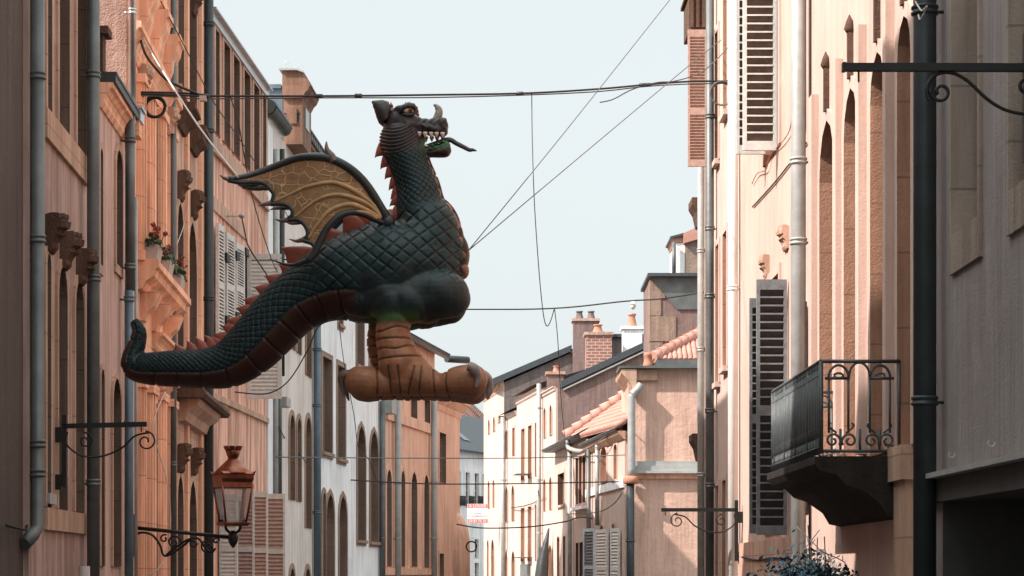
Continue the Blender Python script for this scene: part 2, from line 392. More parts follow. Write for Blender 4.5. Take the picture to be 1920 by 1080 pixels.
def drainpipe(root, f, px, dia, y0=None, y1=None, mat='zinc', collars=(), gap=.05, elbow=None, h0=0., h1=None, refpx=None):
    r = dia / 2; o = r + gap; u = f.U(px, o); Y = f.P(u, 0, o).y
    hh = lambda y: EYE + (VY - y) * Y / FPX
    top = hh(y0) if y0 is not None else h1; bot = hh(y1) if y1 is not None else h0
    m = MB(); pts = [f.P(u, bot, o), f.P(u, top, o)]
    if elbow: pts = [f.P(u + elbow, bot - .16, o * .3), f.P(u + elbow * .5, bot - .08, o * .8)] + pts
    m.tube(pts, r, 14); p = m.build('drainpipe', mat, root)
    for y in collars:
        c = MB(); h = hh(y); q = f.P(u, h, o)
        c.lathe(q, [(r * 1.02, -.035), (r * 1.2, -.028), (r * 1.2, -.012), (r * 1.08, -.008), (r * 1.08, .008), (r * 1.2, .012), (r * 1.2, .028), (r * 1.02, .035)], 14)
        a = f.P(u, h - .01, o - r * .8); c.tube([a, f.P(u, h - .01, 0)], .012, 6)
        c.build('pipe_collar', mat, p)
    return p

def shutter(root, base, wdir, ndir, w, h, mat='wood_wh', slats=24, slat_mat=None, th=.05, mids=(.45,), tilt=1.0, edge=False):
    """louvred leaf; base = lower hinge corner, wdir along its width, ndir the face seen"""
    wd = Vector(wdir).normalized(); nd = Vector(ndir).normalized(); up = Vector((0, 0, 1)); b = Vector(base)
    def bx(m, a0, a1, z0, z1, n0, n1, tl=0.):
        P = lambda a, z, n: b + wd * a + up * z + nd * n
        m.hexa([P(a0, z0 + tl, n0), P(a1, z0 + tl, n0), P(a1, z0, n1), P(a0, z0, n1), P(a0, z1 + tl, n0), P(a1, z1 + tl, n0), P(a1, z1, n1), P(a0, z1, n1)])
    st = max(.03, w * .11); m = MB()
    bx(m, 0, st, 0, h, 0, th); bx(m, w - st, w, 0, h, 0, th)
    rails = [0] + [h * k for k in mids] + [h - .1]
    rh = .1
    for z in rails: bx(m, st, w - st, z, z + rh, .002, th - .002)
    m.cur = 1
    for z0, z1 in zip(rails, rails[1:]):
        n = max(3, int(round(slats * (z1 - z0 - rh) / h))); pit = (z1 - z0 - rh) / n
        for i in range(n):
            z = z0 + rh + (z1 - z0 - rh) * (i + .5) / n
            if edge: m.cur = 0; bx(m, st, w - st, z - .009 - pit * tilt * .5, z + .009 - pit * tilt * .5, th - .008, th + .003); m.cur = 1  # lighter strip painted in as the lit front edge of each slat
            bx(m, st, w - st, z - .005 - pit * tilt * .5, z + .005 - pit * tilt * .5, .001, th - .001, pit * tilt)
    return m.build('shutter', [mat, slat_mat or mat], root)

def profile_block(m, f, u0, u1, prof):
    """extrude an (o,h) profile along u"""
    a = [f.P(u0, h, o) for o, h in prof]; b = [f.P(u1, h, o) for o, h in prof]
    n = len(prof); m.face(a[::-1]); m.face(b)
    for i in range(n): j = (i + 1) % n; m.face([a[i], a[j], b[j], b[i]])
def cornice(root, f, u0, u1, h, size=.2, mat='st_surround', name='cornice', depth=.25):
    m = MB(); s = size; d = depth
    profile_block(m, f, u0, u1, [(-.001, h - s), (.02, h - s), (.05, h - s * .8), (.05, h - s * .65), (d * .45, h - s * .5), (d * .75, h - s * .25), (d, h - s * .2), (d, h), (-.001, h)])
    return m.build(name, mat, root)
def keystone(root, f, u, h, hh, w, o, mat='st_dark'):
    """carved console head: a lumpy scroll profile, thick in u"""
    prof = [(0, 0), (.3, .02), (.48, .12), (.45, .26), (.6, .38), (.86, .46), (.7, .5), (.74, .58), (1., .64), (1.04, .8), (.9, .84), (.94, .9), (.9, 1.), (.5, 1.), (.2, .98), (0, .94)]
    rows = []
    for k in range(13):
        t = k / 12; e = (.66 + .34 * math.sin(PI * t)) * (1 - .16 * abs(math.sin(3.5 * PI * t)) ** .6); uu = u - w / 2 + w * t
        rows.append([f.P(uu, h + hh * (.5 + (z - .5) * (.9 + .1 * e)) + random.uniform(-.006, .006), max(0, a * o * e + random.uniform(-.006, .006))) for a, z in prof])
    m = MB(); m.grid(rows, True, False); m.face(rows[0][::-1]); m.face(rows[-1])
    return m.build('keystone', mat, root)
def spiral(c, e1, e2, r0, r1, a0, a1, n=22):
    c = Vector(c); out = []
    for i in range(n + 1):
        t = i / n; r = r0 + (r1 - r0) * t; a = a0 + (a1 - a0) * t
        out.append(c + Vector(e1) * (r * math.cos(a)) + Vector(e2) * (r * math.sin(a)))
    return out
def smooth_path(pts, n=8):
    pts = [Vector(p) for p in pts]; out = []
    for i in range(len(pts) - 1):
        p0 = pts[max(i - 1, 0)]; p1 = pts[i]; p2 = pts[i + 1]; p3 = pts[min(i + 2, len(pts) - 1)]
        for k in range(n):
            t = k / n
            out.append(.5 * ((2 * p1) + (p2 - p0) * t + (2 * p0 - 5 * p1 + 4 * p2 - p3) * t * t + (3 * p1 - p0 - 3 * p2 + p3) * t ** 3))
    return out + [pts[-1]]
def cable(name, pts, r, label, cat, mat='cable', n=6, group=None, parent=None, smooth=True):
    p = smooth_path(pts, 10) if smooth else pts
    m = MB(); m.tube(p, r, n)
    o = m.build(name, mat, parent, loc=None if parent else pts[0])
    if parent is None: tag(o, label, cat, group)
    return o

# ================================================================== GROUND
g = MB(); g.face([(-60, -20, 0), (60, -20, 0), (60, 400, 0), (-60, 400, 0)])
o = g.build('ground', 'paving'); o['kind'] = 'structure'
g = MB(); g.face([(-2.6, -20, .004), (1.6, -20, .004), (1.0, 60, .004), (-1.9, 60, .004)])
o = g.build('street', 'asphalt'); o['kind'] = 'structure'

# ================================================================== BUILDINGS, left side of the street
def gable_roof(root, f, u0, u1, H, depth, rise, mat='slate', over=.12, name='roof'):
    m = MB(); r = -depth / 2
    a = [f.P(u0, H + .005, over), f.P(u0, H + rise, r), f.P(u0, H + .005, -depth)]
    b = [f.P(u1, H + .005, over), f.P(u1, H + rise, r), f.P(u1, H + .005, -depth)]
    m.face(a[::-1]); m.face(b)
    for i, j in ((0, 1), (1, 2), (2, 0)): m.face([a[i], a[j], b[j], b[i]])
    return m.build(name, mat, root)
def gutter(root, f, u0, u1, h, r=.08, o=.14, mat='zinc', name='gutter'):
    m = MB(); n = 9; rows = []
    for u in (u0, u1):
        rows.append([f.P(u, h + r * math.sin(a), o + r * math.cos(a)) for a in [PI + PI * i / n for i in range(n + 1)]]
                    + [f.P(u, h + .9 * r * math.sin(a), o + .9 * r * math.cos(a)) for a in [2 * PI - PI * i / n for i in range(n + 1)]])
    m.grid(rows, True, True); m.tube([f.P(u0, h, o + r), f.P(u1, h, o + r)], .018, 6)
    return m.build(name, mat, root)

LA, LB = -3.3, -.045
def Lz(px): return LA / ((px - VX) / FPX - LB)
# --- house at the left edge
f = line(LA, LB, 5.0, 18.12, 1)
B = empty('house', f.P(0, 0), 'plain dark mauve plaster house filling the left edge of the street', 'house')
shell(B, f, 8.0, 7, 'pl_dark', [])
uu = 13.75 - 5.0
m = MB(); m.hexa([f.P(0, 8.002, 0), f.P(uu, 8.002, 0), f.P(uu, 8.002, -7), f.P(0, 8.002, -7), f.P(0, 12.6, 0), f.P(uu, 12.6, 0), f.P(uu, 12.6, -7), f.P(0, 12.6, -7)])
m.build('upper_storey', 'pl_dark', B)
m = MB(); m.boxf(f, f.L - .22, f.L + .002, 0, 7.99, .001, .05); m.build('corner_strip', 'pl_mauve', B)
m = MB(); m.tube([f.P(f.L - 1.2, 1.98, .05), f.P(f.L - .35, 1.96, .05), f.P(f.L - .3, 2.0, .05)], .012, 6); m.build('iron_bar', 'iron', B)
# --- L1
f = line(LA, LB, 18.15, Lz(186), 1); fL1 = f
B = empty('house', f.P(0, 0), 'mauve plaster house with narrow stone windows between two dark drainpipes, left', 'house')
holes = rows_to_holes(B, f, [
    (118, -165, 245, 'flat', [(85, 93), (107, 126), (141, 158)], dict(sill=False)),
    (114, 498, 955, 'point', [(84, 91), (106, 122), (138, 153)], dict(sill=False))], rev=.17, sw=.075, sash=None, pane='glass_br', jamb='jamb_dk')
for y, hh in ((245, .27), (957, .2)):
    hz = f.H(118, y); m = MB(); m.boxf(f, f.U(82), f.U(161), hz - hh, hz - .002, .001, .035); m.build('apron_band', 'st_surround', B)
for px in (162.5,):
    m = MB(); m.boxf(f, f.U(159.5), f.U(162), f.H(118, 245), 8.2, .001, .04); m.build('stone_strip', 'st_surround', B)
shell(B, f, 10.4, 7, 'pl_mauve', holes); gable_roof(B, f, 0, f.L, 10.4, 7, .8)
for px, y, w in ((97, 440, .3), (124, 472, .3), (154, 500, .3)):
    keystone(B, f, f.U(px - 8), f.H(px - 8, y + 36), .36, .26, .21)
drainpipe(B, f, 71, .118, y0=-400, y1=985, mat='zinc', collars=(142, 448, 832, 887), elbow=-.22)
drainpipe(B, f, 175, .125, h0=0, h1=10.3, mat='zinc', collars=(140, 522, 905))
m = MB(); m.boxf(f, f.U(83), f.U(96), f.H(88, 945), f.H(88, 925), .0, .05); m.build('junction_box', 'zinc_lt', B)
m = MB(); m.tube([f.P(f.U(158, .12), .2, .12), f.P(f.U(158, .12), f.H(158, 1062), .12)], .055, 12); m.build('standpipe', 'pot', B)
# --- L2
f = line(LA, LB, Lz(186) + .01, 24.38, 1)
B = empty('house', f.P(0, 0), 'low dusty pink house with arched slit windows and sloping moulded cornice', 'house')
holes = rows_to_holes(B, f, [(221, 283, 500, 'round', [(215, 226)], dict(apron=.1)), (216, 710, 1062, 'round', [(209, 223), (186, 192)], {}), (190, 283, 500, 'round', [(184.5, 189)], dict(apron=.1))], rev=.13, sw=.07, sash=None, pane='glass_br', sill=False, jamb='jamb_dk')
shell(B, f, 6.62, 7, 'pl_pink', holes)
cornice(B, f, 0, f.L - .31, 6.72, .26, 'pl_orange', depth=.14)
m = MB(); m.boxf(f, 0, f.L - .31, 6.722, 6.8, -.05, .17); m.boxf(f, .0, f.L - .31, 6.80, 6.83, -.3, .18); m.build('gutter', 'zinc_dk', B)
m = MB(); m.boxf(f, .12, .32, 6.84, 7.25, -.35, .02); m.boxf(f, .08, .36, 7.251, 7.33, -.38, .08); m.build('chimney', 'st_dark', B)
m = MB(); m.boxf(f, f.L - .28, f.L + .0, 6.55, 6.72, .0, .17); m.build('hopper_bracket', 'pl_orange', B)
m = MB(); m.boxf(f, f.L - .30, f.L + .03, 6.722, 6.85, .0, .19); m.boxf(f, f.L - .32, f.L + .05, 6.851, 6.88, -.02, .21); m.build('rain_hopper', 'steel', B)
# --- L3 ornate orange
f = line(LA, LB, 24.42, 29.05, 1); fL3 = f
B = empty('house', f.P(0, 0), 'ornate orange stone house with pilasters, masks, corbels and moulded cornices', 'house')
hs = []
for a, b in ((263, 271), (283, 292), (303, 310)):
    for h0, h1 in ((5.35, 7.35), (1.0, 3.75), (8.9, 10.6)):
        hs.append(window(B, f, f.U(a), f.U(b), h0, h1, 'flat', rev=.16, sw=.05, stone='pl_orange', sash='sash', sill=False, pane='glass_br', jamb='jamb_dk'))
shell(B, f, 11.0, 7, 'pl_orange', hs)
m = MB(); X0 = -f.t.x
p0 = f.P(0, 6.6, -.0); e = Vector((-1, 0, 0))
m.prism([Vector((p0.x - .01, 24.395, 6.75)), Vector((p0.x - 5, 24.395, 6.75)), Vector((p0.x - 5, 24.395, 11)), Vector((p0.x - .01, 24.395, 11))], (0, .02, 0))
m.build('side_wall', 'pl_rough', B)
gable_roof(B, f, 0, f.L, 11.0, 7, 1.)
for pxs in ((256, 262), (272, 282), (293, 302), (311, 320)):
    for h0, h1 in ((5.3, 7.5), (.3, 3.9), (8.8, 10.8)):
        a, b = f.U(pxs[0]), f.U(pxs[1]); m = MB(); w = b - a
        m.boxf(f, a, b, h0, h1, .001, .06); m.boxf(f, a + w * .12, a + w * .3, h0 + .1, h1 - .1, .055, .085)
        m.boxf(f, a + w * .4, a + w * .6, h0 + .1, h1 - .1, .055, .095); m.boxf(f, a + w * .7, a + w * .88, h0 + .1, h1 - .1, .055, .085)
        m.boxf(f, a - .04, b + .04, h0 - .001, h0 + .12, .002, .1); m.boxf(f, a - .03, b + .03, h1 - .1, h1 + .001, .002, .11)
        m.build('pilaster', 'pl_orange', B)
cornice(B, f, 0, f.U(322), 7.93, .34, 'pl_orange', depth=.15); cornice(B, f, f.U(285), f.L, 4.62, .22, 'pl_orange', depth=.14)
cornice(B, f, 0, f.L, 11.0, .3, 'pl_orange', depth=.3)
sill = MB(); profile_block(sill, f, f.U(256), f.U(322), [(0, 4.95), (.06, 4.97), (.1, 5.05), (.20, 5.12), (.22, 5.2), (.26, 5.22), (.26, 5.3), (.24, 5.32), (0, 5.32)])
sill.build('window_ledge', 'pl_orange', B)
for px in (262, 284, 306):
    m = MB(); profile_block(m, f, f.U(px), f.U(px) + .3, [(0, 4.62), (.05, 4.63), (.09, 4.72), (.17, 4.8), (.24, 4.97), (.0, 4.97)]); m.build('corbel', 'pl_orange', B)
for px, y in ((262, 45), (283, 95), (306, 138)):
    m = MB(); h = f.H(px, y); profile_block(m, f, f.U(px), f.U(px) + .5, [(0, h - .05), (.06, h - .03), (.1, h + .08), (.11, h + .2), (.17, h + .32), (.19, h + .42), (.22, h + .44), (.22, h + .52), (0, h + .52)]); m.build('corbel', 'pl_orange', B)
for px, y, hh, o in ((262, 178, .34, .18), (311, 255, .36, .2), (284, 722, .26, .16), (300, 735, .28, .18), (313, 752, .28, .18)):
    keystone(B, f, f.U(px), f.H(px, y), hh, .34, o, 'pl_tan')
drainpipe(B, f, 248, .085, h0=6.83, h1=11, mat='steel', collars=(22,))
drainpipe(B, f, 244, .11, y0=215, y1=545, mat='zinc', collars=(262, 500), gap=.05)
drainpipe(B, f, 242, .10, h0=0, y0=545, mat='zinc_blue', collars=(560, 795), gap=.05)
m = MB(); m.tube([f.P(f.U(255, .1), 0.2, .1), f.P(f.U(255, .1), 5.9, .1)], .02, 8); m.build('conduit', 'zinc_lt', B)
drainpipe(B, f, 325, .085, h0=0, h1=10.9, mat='zinc', collars=(225, 490, 560, 870))
# --- L4
f = line(LA, LB, 29.08, 33.95, 1); fL4 = f
B = empty('house', f.P(0, 0), 'tan stone house with carved keystone heads over slender windows, before a dark drainpipe', 'house')
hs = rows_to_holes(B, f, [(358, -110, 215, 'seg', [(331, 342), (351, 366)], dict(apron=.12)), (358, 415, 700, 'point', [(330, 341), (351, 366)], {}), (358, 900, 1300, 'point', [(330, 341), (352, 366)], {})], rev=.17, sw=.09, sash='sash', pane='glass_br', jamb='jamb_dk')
shell(B, f, 11.0, 7, 'pl_tan', hs); gable_roof(B, f, 0, f.L, 11.0, 7, 1.)
for px, y in ((335, 378), (360, 412), (335, 888), (360, 893), (360, 30)):
    keystone(B, f, f.U(px), f.H(px, y), .42, .36, .2)
for px, y in ((336, 245), (358, 285)):
    m = MB(); h = f.H(px, y); profile_block(m, f, f.U(px) - .3, f.U(px) + .45, [(0, h), (.05, h), (.1, h + .08), (.2, h + .14), (.2, h + .22), (.26, h + .25), (.24, h + .34), (0, h + .34)]); m.build('corbel', 'st_dark', B)
h = f.H(365, 770); m = MB(); profile_block(m, f, f.U(334), f.U(378), [(0, h - .32), (.1, h - .3), (.14, h - .18), (.26, h - .08), (.3, h), (0, h)]); m.build('corbel', 'pl_tan', B)
m = MB(); profile_block(m, f, f.U(331), f.U(384), [(0, h), (.36, h), (.4, h + .05), (.37, h + .13), (0, h + .16)]); m.build('window_ledge', 'st_dark', B)
for px in (346, 372):
    m = MB(); m.boxf(f, f.U(px), f.U(px + 3), .2, 10.9, .001, .05); m.build('pilaster', 'pl_orange', B)
drainpipe(B, f, 391.5, .145, h0=0, h1=10.9, mat='zinc_dk', collars=(45, 245, 560))
# --- L5
a5, b5 = -6.275, .0425
def line_px(a, b, p0, p1, side): return line(a, b, a / ((p0 - VX) / FPX - b), a / ((p1 - VX) / FPX - b), side)
f = line(a5, b5, 34.0, a5 / ((500 - VX) / FPX - b5), 1); fL5 = f
B = empty('house', f.P(0, 0), 'stained salmon house with a row of top windows and white louvred shutters', 'house')
hs = rows_to_holes(B, f, [(441, 108, 292, 'flat', [(402, 409), (418, 429), (436, 447), (456, 467), (474, 484), (491, 497)], dict(apron=.0)),
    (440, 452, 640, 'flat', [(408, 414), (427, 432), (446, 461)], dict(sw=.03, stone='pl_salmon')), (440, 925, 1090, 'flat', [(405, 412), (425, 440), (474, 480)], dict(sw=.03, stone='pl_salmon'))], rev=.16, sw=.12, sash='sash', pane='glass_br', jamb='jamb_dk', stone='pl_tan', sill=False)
shell(B, f, 10.45, 8, 'pl_salmon', hs); gable_roof(B, f, 0, f.L, 10.62, 8, 1.)
m = MB(); m.boxf(f, 0, f.L, 10.452, 10.6, -.1, .05); m.boxf(f, 0, f.L, 10.601, 10.63, -.1, .12); m.build('roof_edge', 'steel', B)
hb = f.H(441, 296); m = MB(); m.boxf(f, 0, f.L, hb - .3, hb - .06, .001, .03); m.boxf(f, 0, f.L, hb - .34, hb - .302, .001, .06); m.build('string_course', 'pl_tan', B)
hb = f.H(448, 760); m = MB(); m.boxf(f, 0, f.L, hb - .1, hb, .001, .05); m.build('string_course', 'pl_tan', B)
hb = f.H(440, 430); m = MB(); m.boxf(f, 0, f.U(460), hb - .02, hb + .2, .001, .03); m.build('string_course', 'pl_tan', B)
n3 = Vector((f.n.x, f.n.y, 0)); t3 = Vector((f.t.x, f.t.y, 0))
for a, b, y0, y1 in ((398.5, 407, 422, 640), (414.5, 426, 440, 632), (432.5, 444, 458, 622)):
    base = f.P(f.U(a), f.H((a + b) / 2, y1), .05); shutter(B, base, t3 + n3 * .07, n3, f.U(b) - f.U(a), f.H((a + b) / 2, y0) - f.H((a + b) / 2, y1), slats=34)
    for k in (.18, .82):
        m = MB(); uu = f.U(b); h = f.H(b, y1) + k * 1.6; m.boxf(f, uu - .02, uu + .28, h, h + .13, .02, .17); m.build('shutter_hinge', 'iron', B)
def cross_leaf(px, w, y0, y1, **k):
    u = f.U(px); base = f.P(u, f.H(px, y1), .03); return shutter(B, base, n3, -t3, w, f.H(px, y0) - f.H(px, y1), **k)
s_ = cross_leaf(461, .60, 477, 748, slats=38, tilt=.9, slat_mat='wood_wh', mids=())
cross_leaf(496, .36, 926, 1120, slats=26, slat_mat='wood_pink', mids=(.42,)); cross_leaf(468, .30, 922, 1120, slats=28, slat_mat='wood_pink', mids=(.42,))
cross_leaf(441, .30, 918, 1120, slats=28, slat_mat='wood_pink', mids=(.42,)); cross_leaf(408, .30, 916, 1120, slats=28, mids=(.42,))
# --- L6
f = line(a5, b5, a5 / ((500 - VX) / FPX - b5) + .01, 46.7, 1); fL6 = f
B = empty('house', f.P(0, 0), 'narrow pale grey house with zinc gutter and orange stone roof dormer', 'house')
hs = rows_to_holes(B, f, [(556, 520, 660, 'flat', [(545, 552), (556, 563)]), (577, 560, 705, 'flat', [(573, 582)]), (550, 780, 938, 'round', [(542, 551), (556, 563)]),
    (577, 783, 990, 'round', [(572, 582)]), (575, 1066, 1200, 'round', [(542, 551), (570, 581)])], rev=.17, sw=.11, sash='sash', pane='glass_br', jamb='jamb_mid', stone='st_surround_far', sill=False)
shell(B, f, 10.1, 8, 'pl_grey', hs)
gutter(B, f, .0, 2.0, 10.32, .15, .03, 'zinc_dk')
m = MB()
for k in range(16): m.lathe(f.P(.1 + k * .12, 10.32, .03), [(.152, -.03), (.165, 0), (.152, .03)], 14, axis=(f.t.x, f.t.y, 0))
m.build('gutter_ribs', 'zinc', B)
drainpipe(B, f, 517, .10, h0=0, y0=280, mat='zinc_lt', gap=.02, collars=(500, 700)); drainpipe(B, f, 529, .10, h0=5.4, y0=280, mat='zinc_dk', gap=.05, collars=(380,))
m = MB(); m.boxf(f, .01, .55, .1, 10.0, .001, .03); m.build('corner_strip', 'pl_white', B)
ud = f.U(536); d = MB()
for u0, u1 in ((ud, ud + 1.25),):
    d.boxf(f, u0, u1, 10.1, 11.050, -.05, .33); d.boxf(f, u0 - .03, u0 - .001, 10.5, 10.800, .02, .22)
    profile_block(d, f, u0 - .06, u1 + .06, [(-.05, 11.000), (.33, 11.000), (.38, 11.100), (.44, 11.160), (.48, 11.250), (-.07, 11.250)])
    arc = [(.25 + .25 * math.sin(a) * 1.0, 11.050 + .5 * math.cos(a)) for a in [PI * .5 * i / 8 for i in range(9)]]
    profile_block(d, f, u0 - .02, u1 + .02, [(-.07, 11.251), (-.07, 11.550)] + [(o, max(h, 11.252)) for o, h in arc])
dm = d.build('dormer', 'dormer_stone', B)
q = MB(); q.boxf(f, ud + .35, ud + .9, 10.5, 10.900, .331, .345); q.build('window', 'glass', dm)
q = MB(); q.boxf(f, ud + .0, ud + 1.3, 10.1, 11.200, -1.3, -.06); q.boxf(f, ud - .05, ud + 1.3, 11.201, 11.280, -1.4, -.09); q.build('cheek', 'zinc_blue', dm)
q = MB(); profile_block(q, f, ud - .09, ud + 1.34, [(-.12, 11.552), (.22, 11.552), (.36, 11.500), (.36, 11.530), (.22, 11.585), (-.12, 11.590)]); q.build('zinc_cap', 'zinc_lt', dm)
q = MB()
for k in range(26):
    uu = ud + random.uniform(0, 1.2); oo = random.uniform(-.05, .25); q.tube([f.P(uu, 11.570, oo), f.P(uu + random.uniform(-.06, .06), 11.750, oo + random.uniform(-.08, .08))], .003, 4)
q.build('bird_spikes', 'steel', dm)
cornice(B, f, ud + .02, f.L, 10.55, .42, 'dormer_stone', depth=.22)
m = MB(); m.boxf(f, ud, f.L, 10.552, 10.68, .0, .26); m.boxf(f, ud, f.L, 10.681, 10.72, -.1, .29)
m.build('gutter', 'zinc_dk', B)
for k in range(12): q = MB(); uu = ud + .2 + k * .27; q.boxf(f, uu, uu + .03, 10.56, 10.67, .261, .28); q.build('gutter_strap', 'zinc_lt', B)
drainpipe(B, f, 525, .075, y0=640, y1=945, mat='zinc', collars=(700, 850)); 
m = MB(); m.boxf(f, f.U(518), f.U(526), f.H(520, 762), f.H(520, 745), .02, .2); m.build('wall_lamp', 'zinc_lt', B)
# --- L7
X7 = a5 + b5 * 46.7; b7 = .0975; a7 = X7 - b7 * 46.7
f = line(a7, b7, 46.72, a7 / ((716 - VX) / FPX - b7), 1); fL7 = f
B = empty('house', f.P(0, 0), 'white plaster house with tan stone arched windows behind the dragon', 'house')
hs = rows_to_holes(B, f, [(680, 560, 690, 'flat', [(668, 681), (692, 708)]), (637, 520, 610, 'flat', [(634, 641)]), (613, 672, 850, 'flat', [(604, 621)]), (640, 688, 862, 'flat', [(632, 646)]),
    (676, 798, 1014, 'point', [(669, 684)]), (700, 808, 1017, 'point', [(693, 708)]), (618, 926, 1150, 'point', [(604, 609), (611, 625)]), (642, 930, 1150, 'point', [(635, 649)])], rev=.2, sw=.12, sash='sash', pane='glass_br', jamb='jamb_mid', stone='st_surround_far', apron=.12)
shell(B, f, 8.9, 7, 'pl_white', hs); m = MB(); profile_block(m, f, 0, f.L, [(.12, 8.905), (.12, 8.97), (-.25, 9.0), (-1.15, 11.6), (-3.2, 12.0), (-5, 9.0), (-5, 8.905)]); m.build('roof', 'slate', B)
drainpipe(B, f, 595, .165, h0=0, h1=8.8, mat='zinc_blue', collars=(655, 760, 960))
# --- L8
X8 = a7 + b7 * fL7.P(fL7.L, 0).y; z8 = fL7.P(fL7.L, 0).y; b8 = .16; a8 = X8 - b8 * z8
f = line(a8, b8, z8 + .02, a8 / ((815 - VX) / FPX - b8), 1); fL8 = f
B = empty('house', f.P(0, 0), 'orange plaster corner house with pointed windows and three grey downpipes', 'house')
hs = rows_to_holes(B, f, [(775, 740, 792, 'flat', [(737, 748), (769, 781), (795, 805)], dict(sw=.05)), (728, 880, 1062, 'point', [(724, 733)]), (754, 882, 1062, 'point', [(751, 758)]), (776, 885, 1062, 'point', [(770, 781)]), (798, 890, 1064, 'point', [(794, 803)])], rev=.2, sw=.13, sash='sash', pane='glass_br', jamb='jamb_mid', stone='pl_peach', sill=False)
shell(B, f, 8.05, 7, 'pl_peach', hs); gable_roof(B, f, 0, f.L, 8.05, 7, 1.2, 'tile_old', .3)
gutter(B, f, 0, f.L + .6, 8.1, .13, .22, 'zinc_dk')
hb = f.H(765, 800); m = MB(); m.boxf(f, 0, f.L, hb, hb + .28, .001, .06); m.build('string_course', 'pl_peach', B)
hb = f.H(765, 1078); m = MB(); m.boxf(f, 0, f.L, hb, hb + .18, .001, .08); m.build('string_course', 'pl_peach', B)
for px, w, y in ((717, .16, 752), (746, .17, 740), (814, .18, 740)):
    drainpipe(B, f, px, w, h0=0, y0=y, mat='zinc' if px == 717 else 'zinc_mid', collars=(905, 1010))
m = MB(); m.boxf(f, f.U(714), f.U(723), f.H(718, 776), f.H(718, 748), .03, .3); m.build('rain_hopper', 'zinc_lt', B)
zq = f.P(f.L, 0).y; xq = f.P(f.L, 0).x
f2 = Fac((xq + .0, zq + .01), ((862 - VX) / FPX * 67, 67), 1)
m0 = rows_to_holes(B, f2, [(829, 812, 905, 'flat', [(823, 835)]), (828, 1038, 1100, 'flat', [(823, 831)]), (853, 1032, 1100, 'flat', [(849, 857)])], rev=.15, sw=.08, sash='sash', pane='glass_br', jamb='jamb_mid', stone='pl_peach', sill=False)
shell(B, f2, 6.6, 2.0, 'pl_peach', m0, name='corner_wall'); cornice(B, f2, 0, f2.L + .1, 6.95, .5, 'pl_peach', depth=.3)
c = f2.P(f2.L - .3, 0, -.35); m = MB(); m.lathe(c, [(.72, 0), (.72, 2.6), (.66, 3.0), (.5, 3.35), (.25, 3.6)], 20); m.build('turret', 'pl_peach', B)
m = MB(); q = f2.P(f2.L * .2, 8.0, .2); m.tube([q, q + Vector((.62, .6, .02))], .11, 10); m.build('gutter_end', 'zinc_dk', B)

# --- house across the end of the street
f = Fac((-43.9 + .41 * 90, 90), (-43.9 + .41 * 118, 118), 1)
B = empty('house', f.P(0, 0), 'distant pale house with slate roof and skylights closing the end of the street', 'house')
hs = rows_to_holes(B, f, [(860, 884, 950, 'flat', [(844.5, 850.5), (855, 863), (872, 880), (889, 897), (904, 910)]), (860, 1010, 1045, 'flat', [(845, 850), (855, 863), (872, 880), (889, 897)]), (860, 1055, 1100, 'flat', [(855, 863), (872, 880), (889, 897)])], rev=.12, sw=.12, sash='wood_wh', pane='glass', stone='pl_white', sill=False)
shell(B, f, 7.5, 8, 'pl_white', hs)
m = MB(); m.face([f.P(-.1, 7.45, .25), f.P(f.L, 7.45, .25), f.P(f.L, 9.6, -2.6), f.P(-.1, 9.6, -2.6)]); m.face([f.P(-.1, 7.35, .25), f.P(f.L, 7.35, .25), f.P(f.L, 7.45, .25), f.P(-.1, 7.45, .25)])
r = m.build('roof', 'slate', B)
for px in (852, 868, 886):
    u = f.U(px); m = MB(); P = lambda a, s, e=0: f.P(u + a, 7.45 + 2.15 * s + e, .25 - 2.85 * s + e)
    m.face([P(0, .25, .03), P(.75, .25, .03), P(.75, .8, .03), P(0, .8, .03)]); m.build('skylight', 'wood_gr', r)
for px in (848, 859, 876, 893):
    u = f.U(px); h = f.H(px, 948); m = MB()
    for k in range(9): m.tube([f.P(u + k * .08, h, .1), f.P(u + k * .08, h + .45, .1)], .015, 4)
    m.tube([f.P(u, h + .45, .1), f.P(u + .7, h + .45, .1)], .02, 4); m.build('railing', 'iron', B)
B = empty('house', Q(895, 1075, 125), 'old brown tiled roof rising behind the distant slate roof', 'house')
m = MB(); z = 125; m.prism([Q(840, 1100, z), Q(925, 1100, z), Q(925, 800, z), Q(868, 748, z), Q(840, 790, z)], (0, 6, 0)); m.build('wall', 'pl_gable2', B)
m = MB(); a, b_ = Q(864, 744, z - .3), Q(928, 806, z - .3)
for k in range(22):
    q = a.lerp(b_, k / 22.); q2 = a.lerp(b_, (k + 1.15) / 22.)
    m.tube([q, q2 + Vector((0, 0, .05))], .2, 8); m.tube([q + Vector((-.1, 0, -.35)), q2 + Vector((-.1, 0, -.33))], .22, 8); m.tube([q + Vector((-.15, 0, -.75)), q2 + Vector((-.15, 0, -.73))], .22, 8)
m.build('roof', 'tile_old', B)

# ================================================================== BUILDINGS, right side
RA, RB = 3.15, -.01
def Rz(px): return RA / ((px - VX) / FPX - RB)
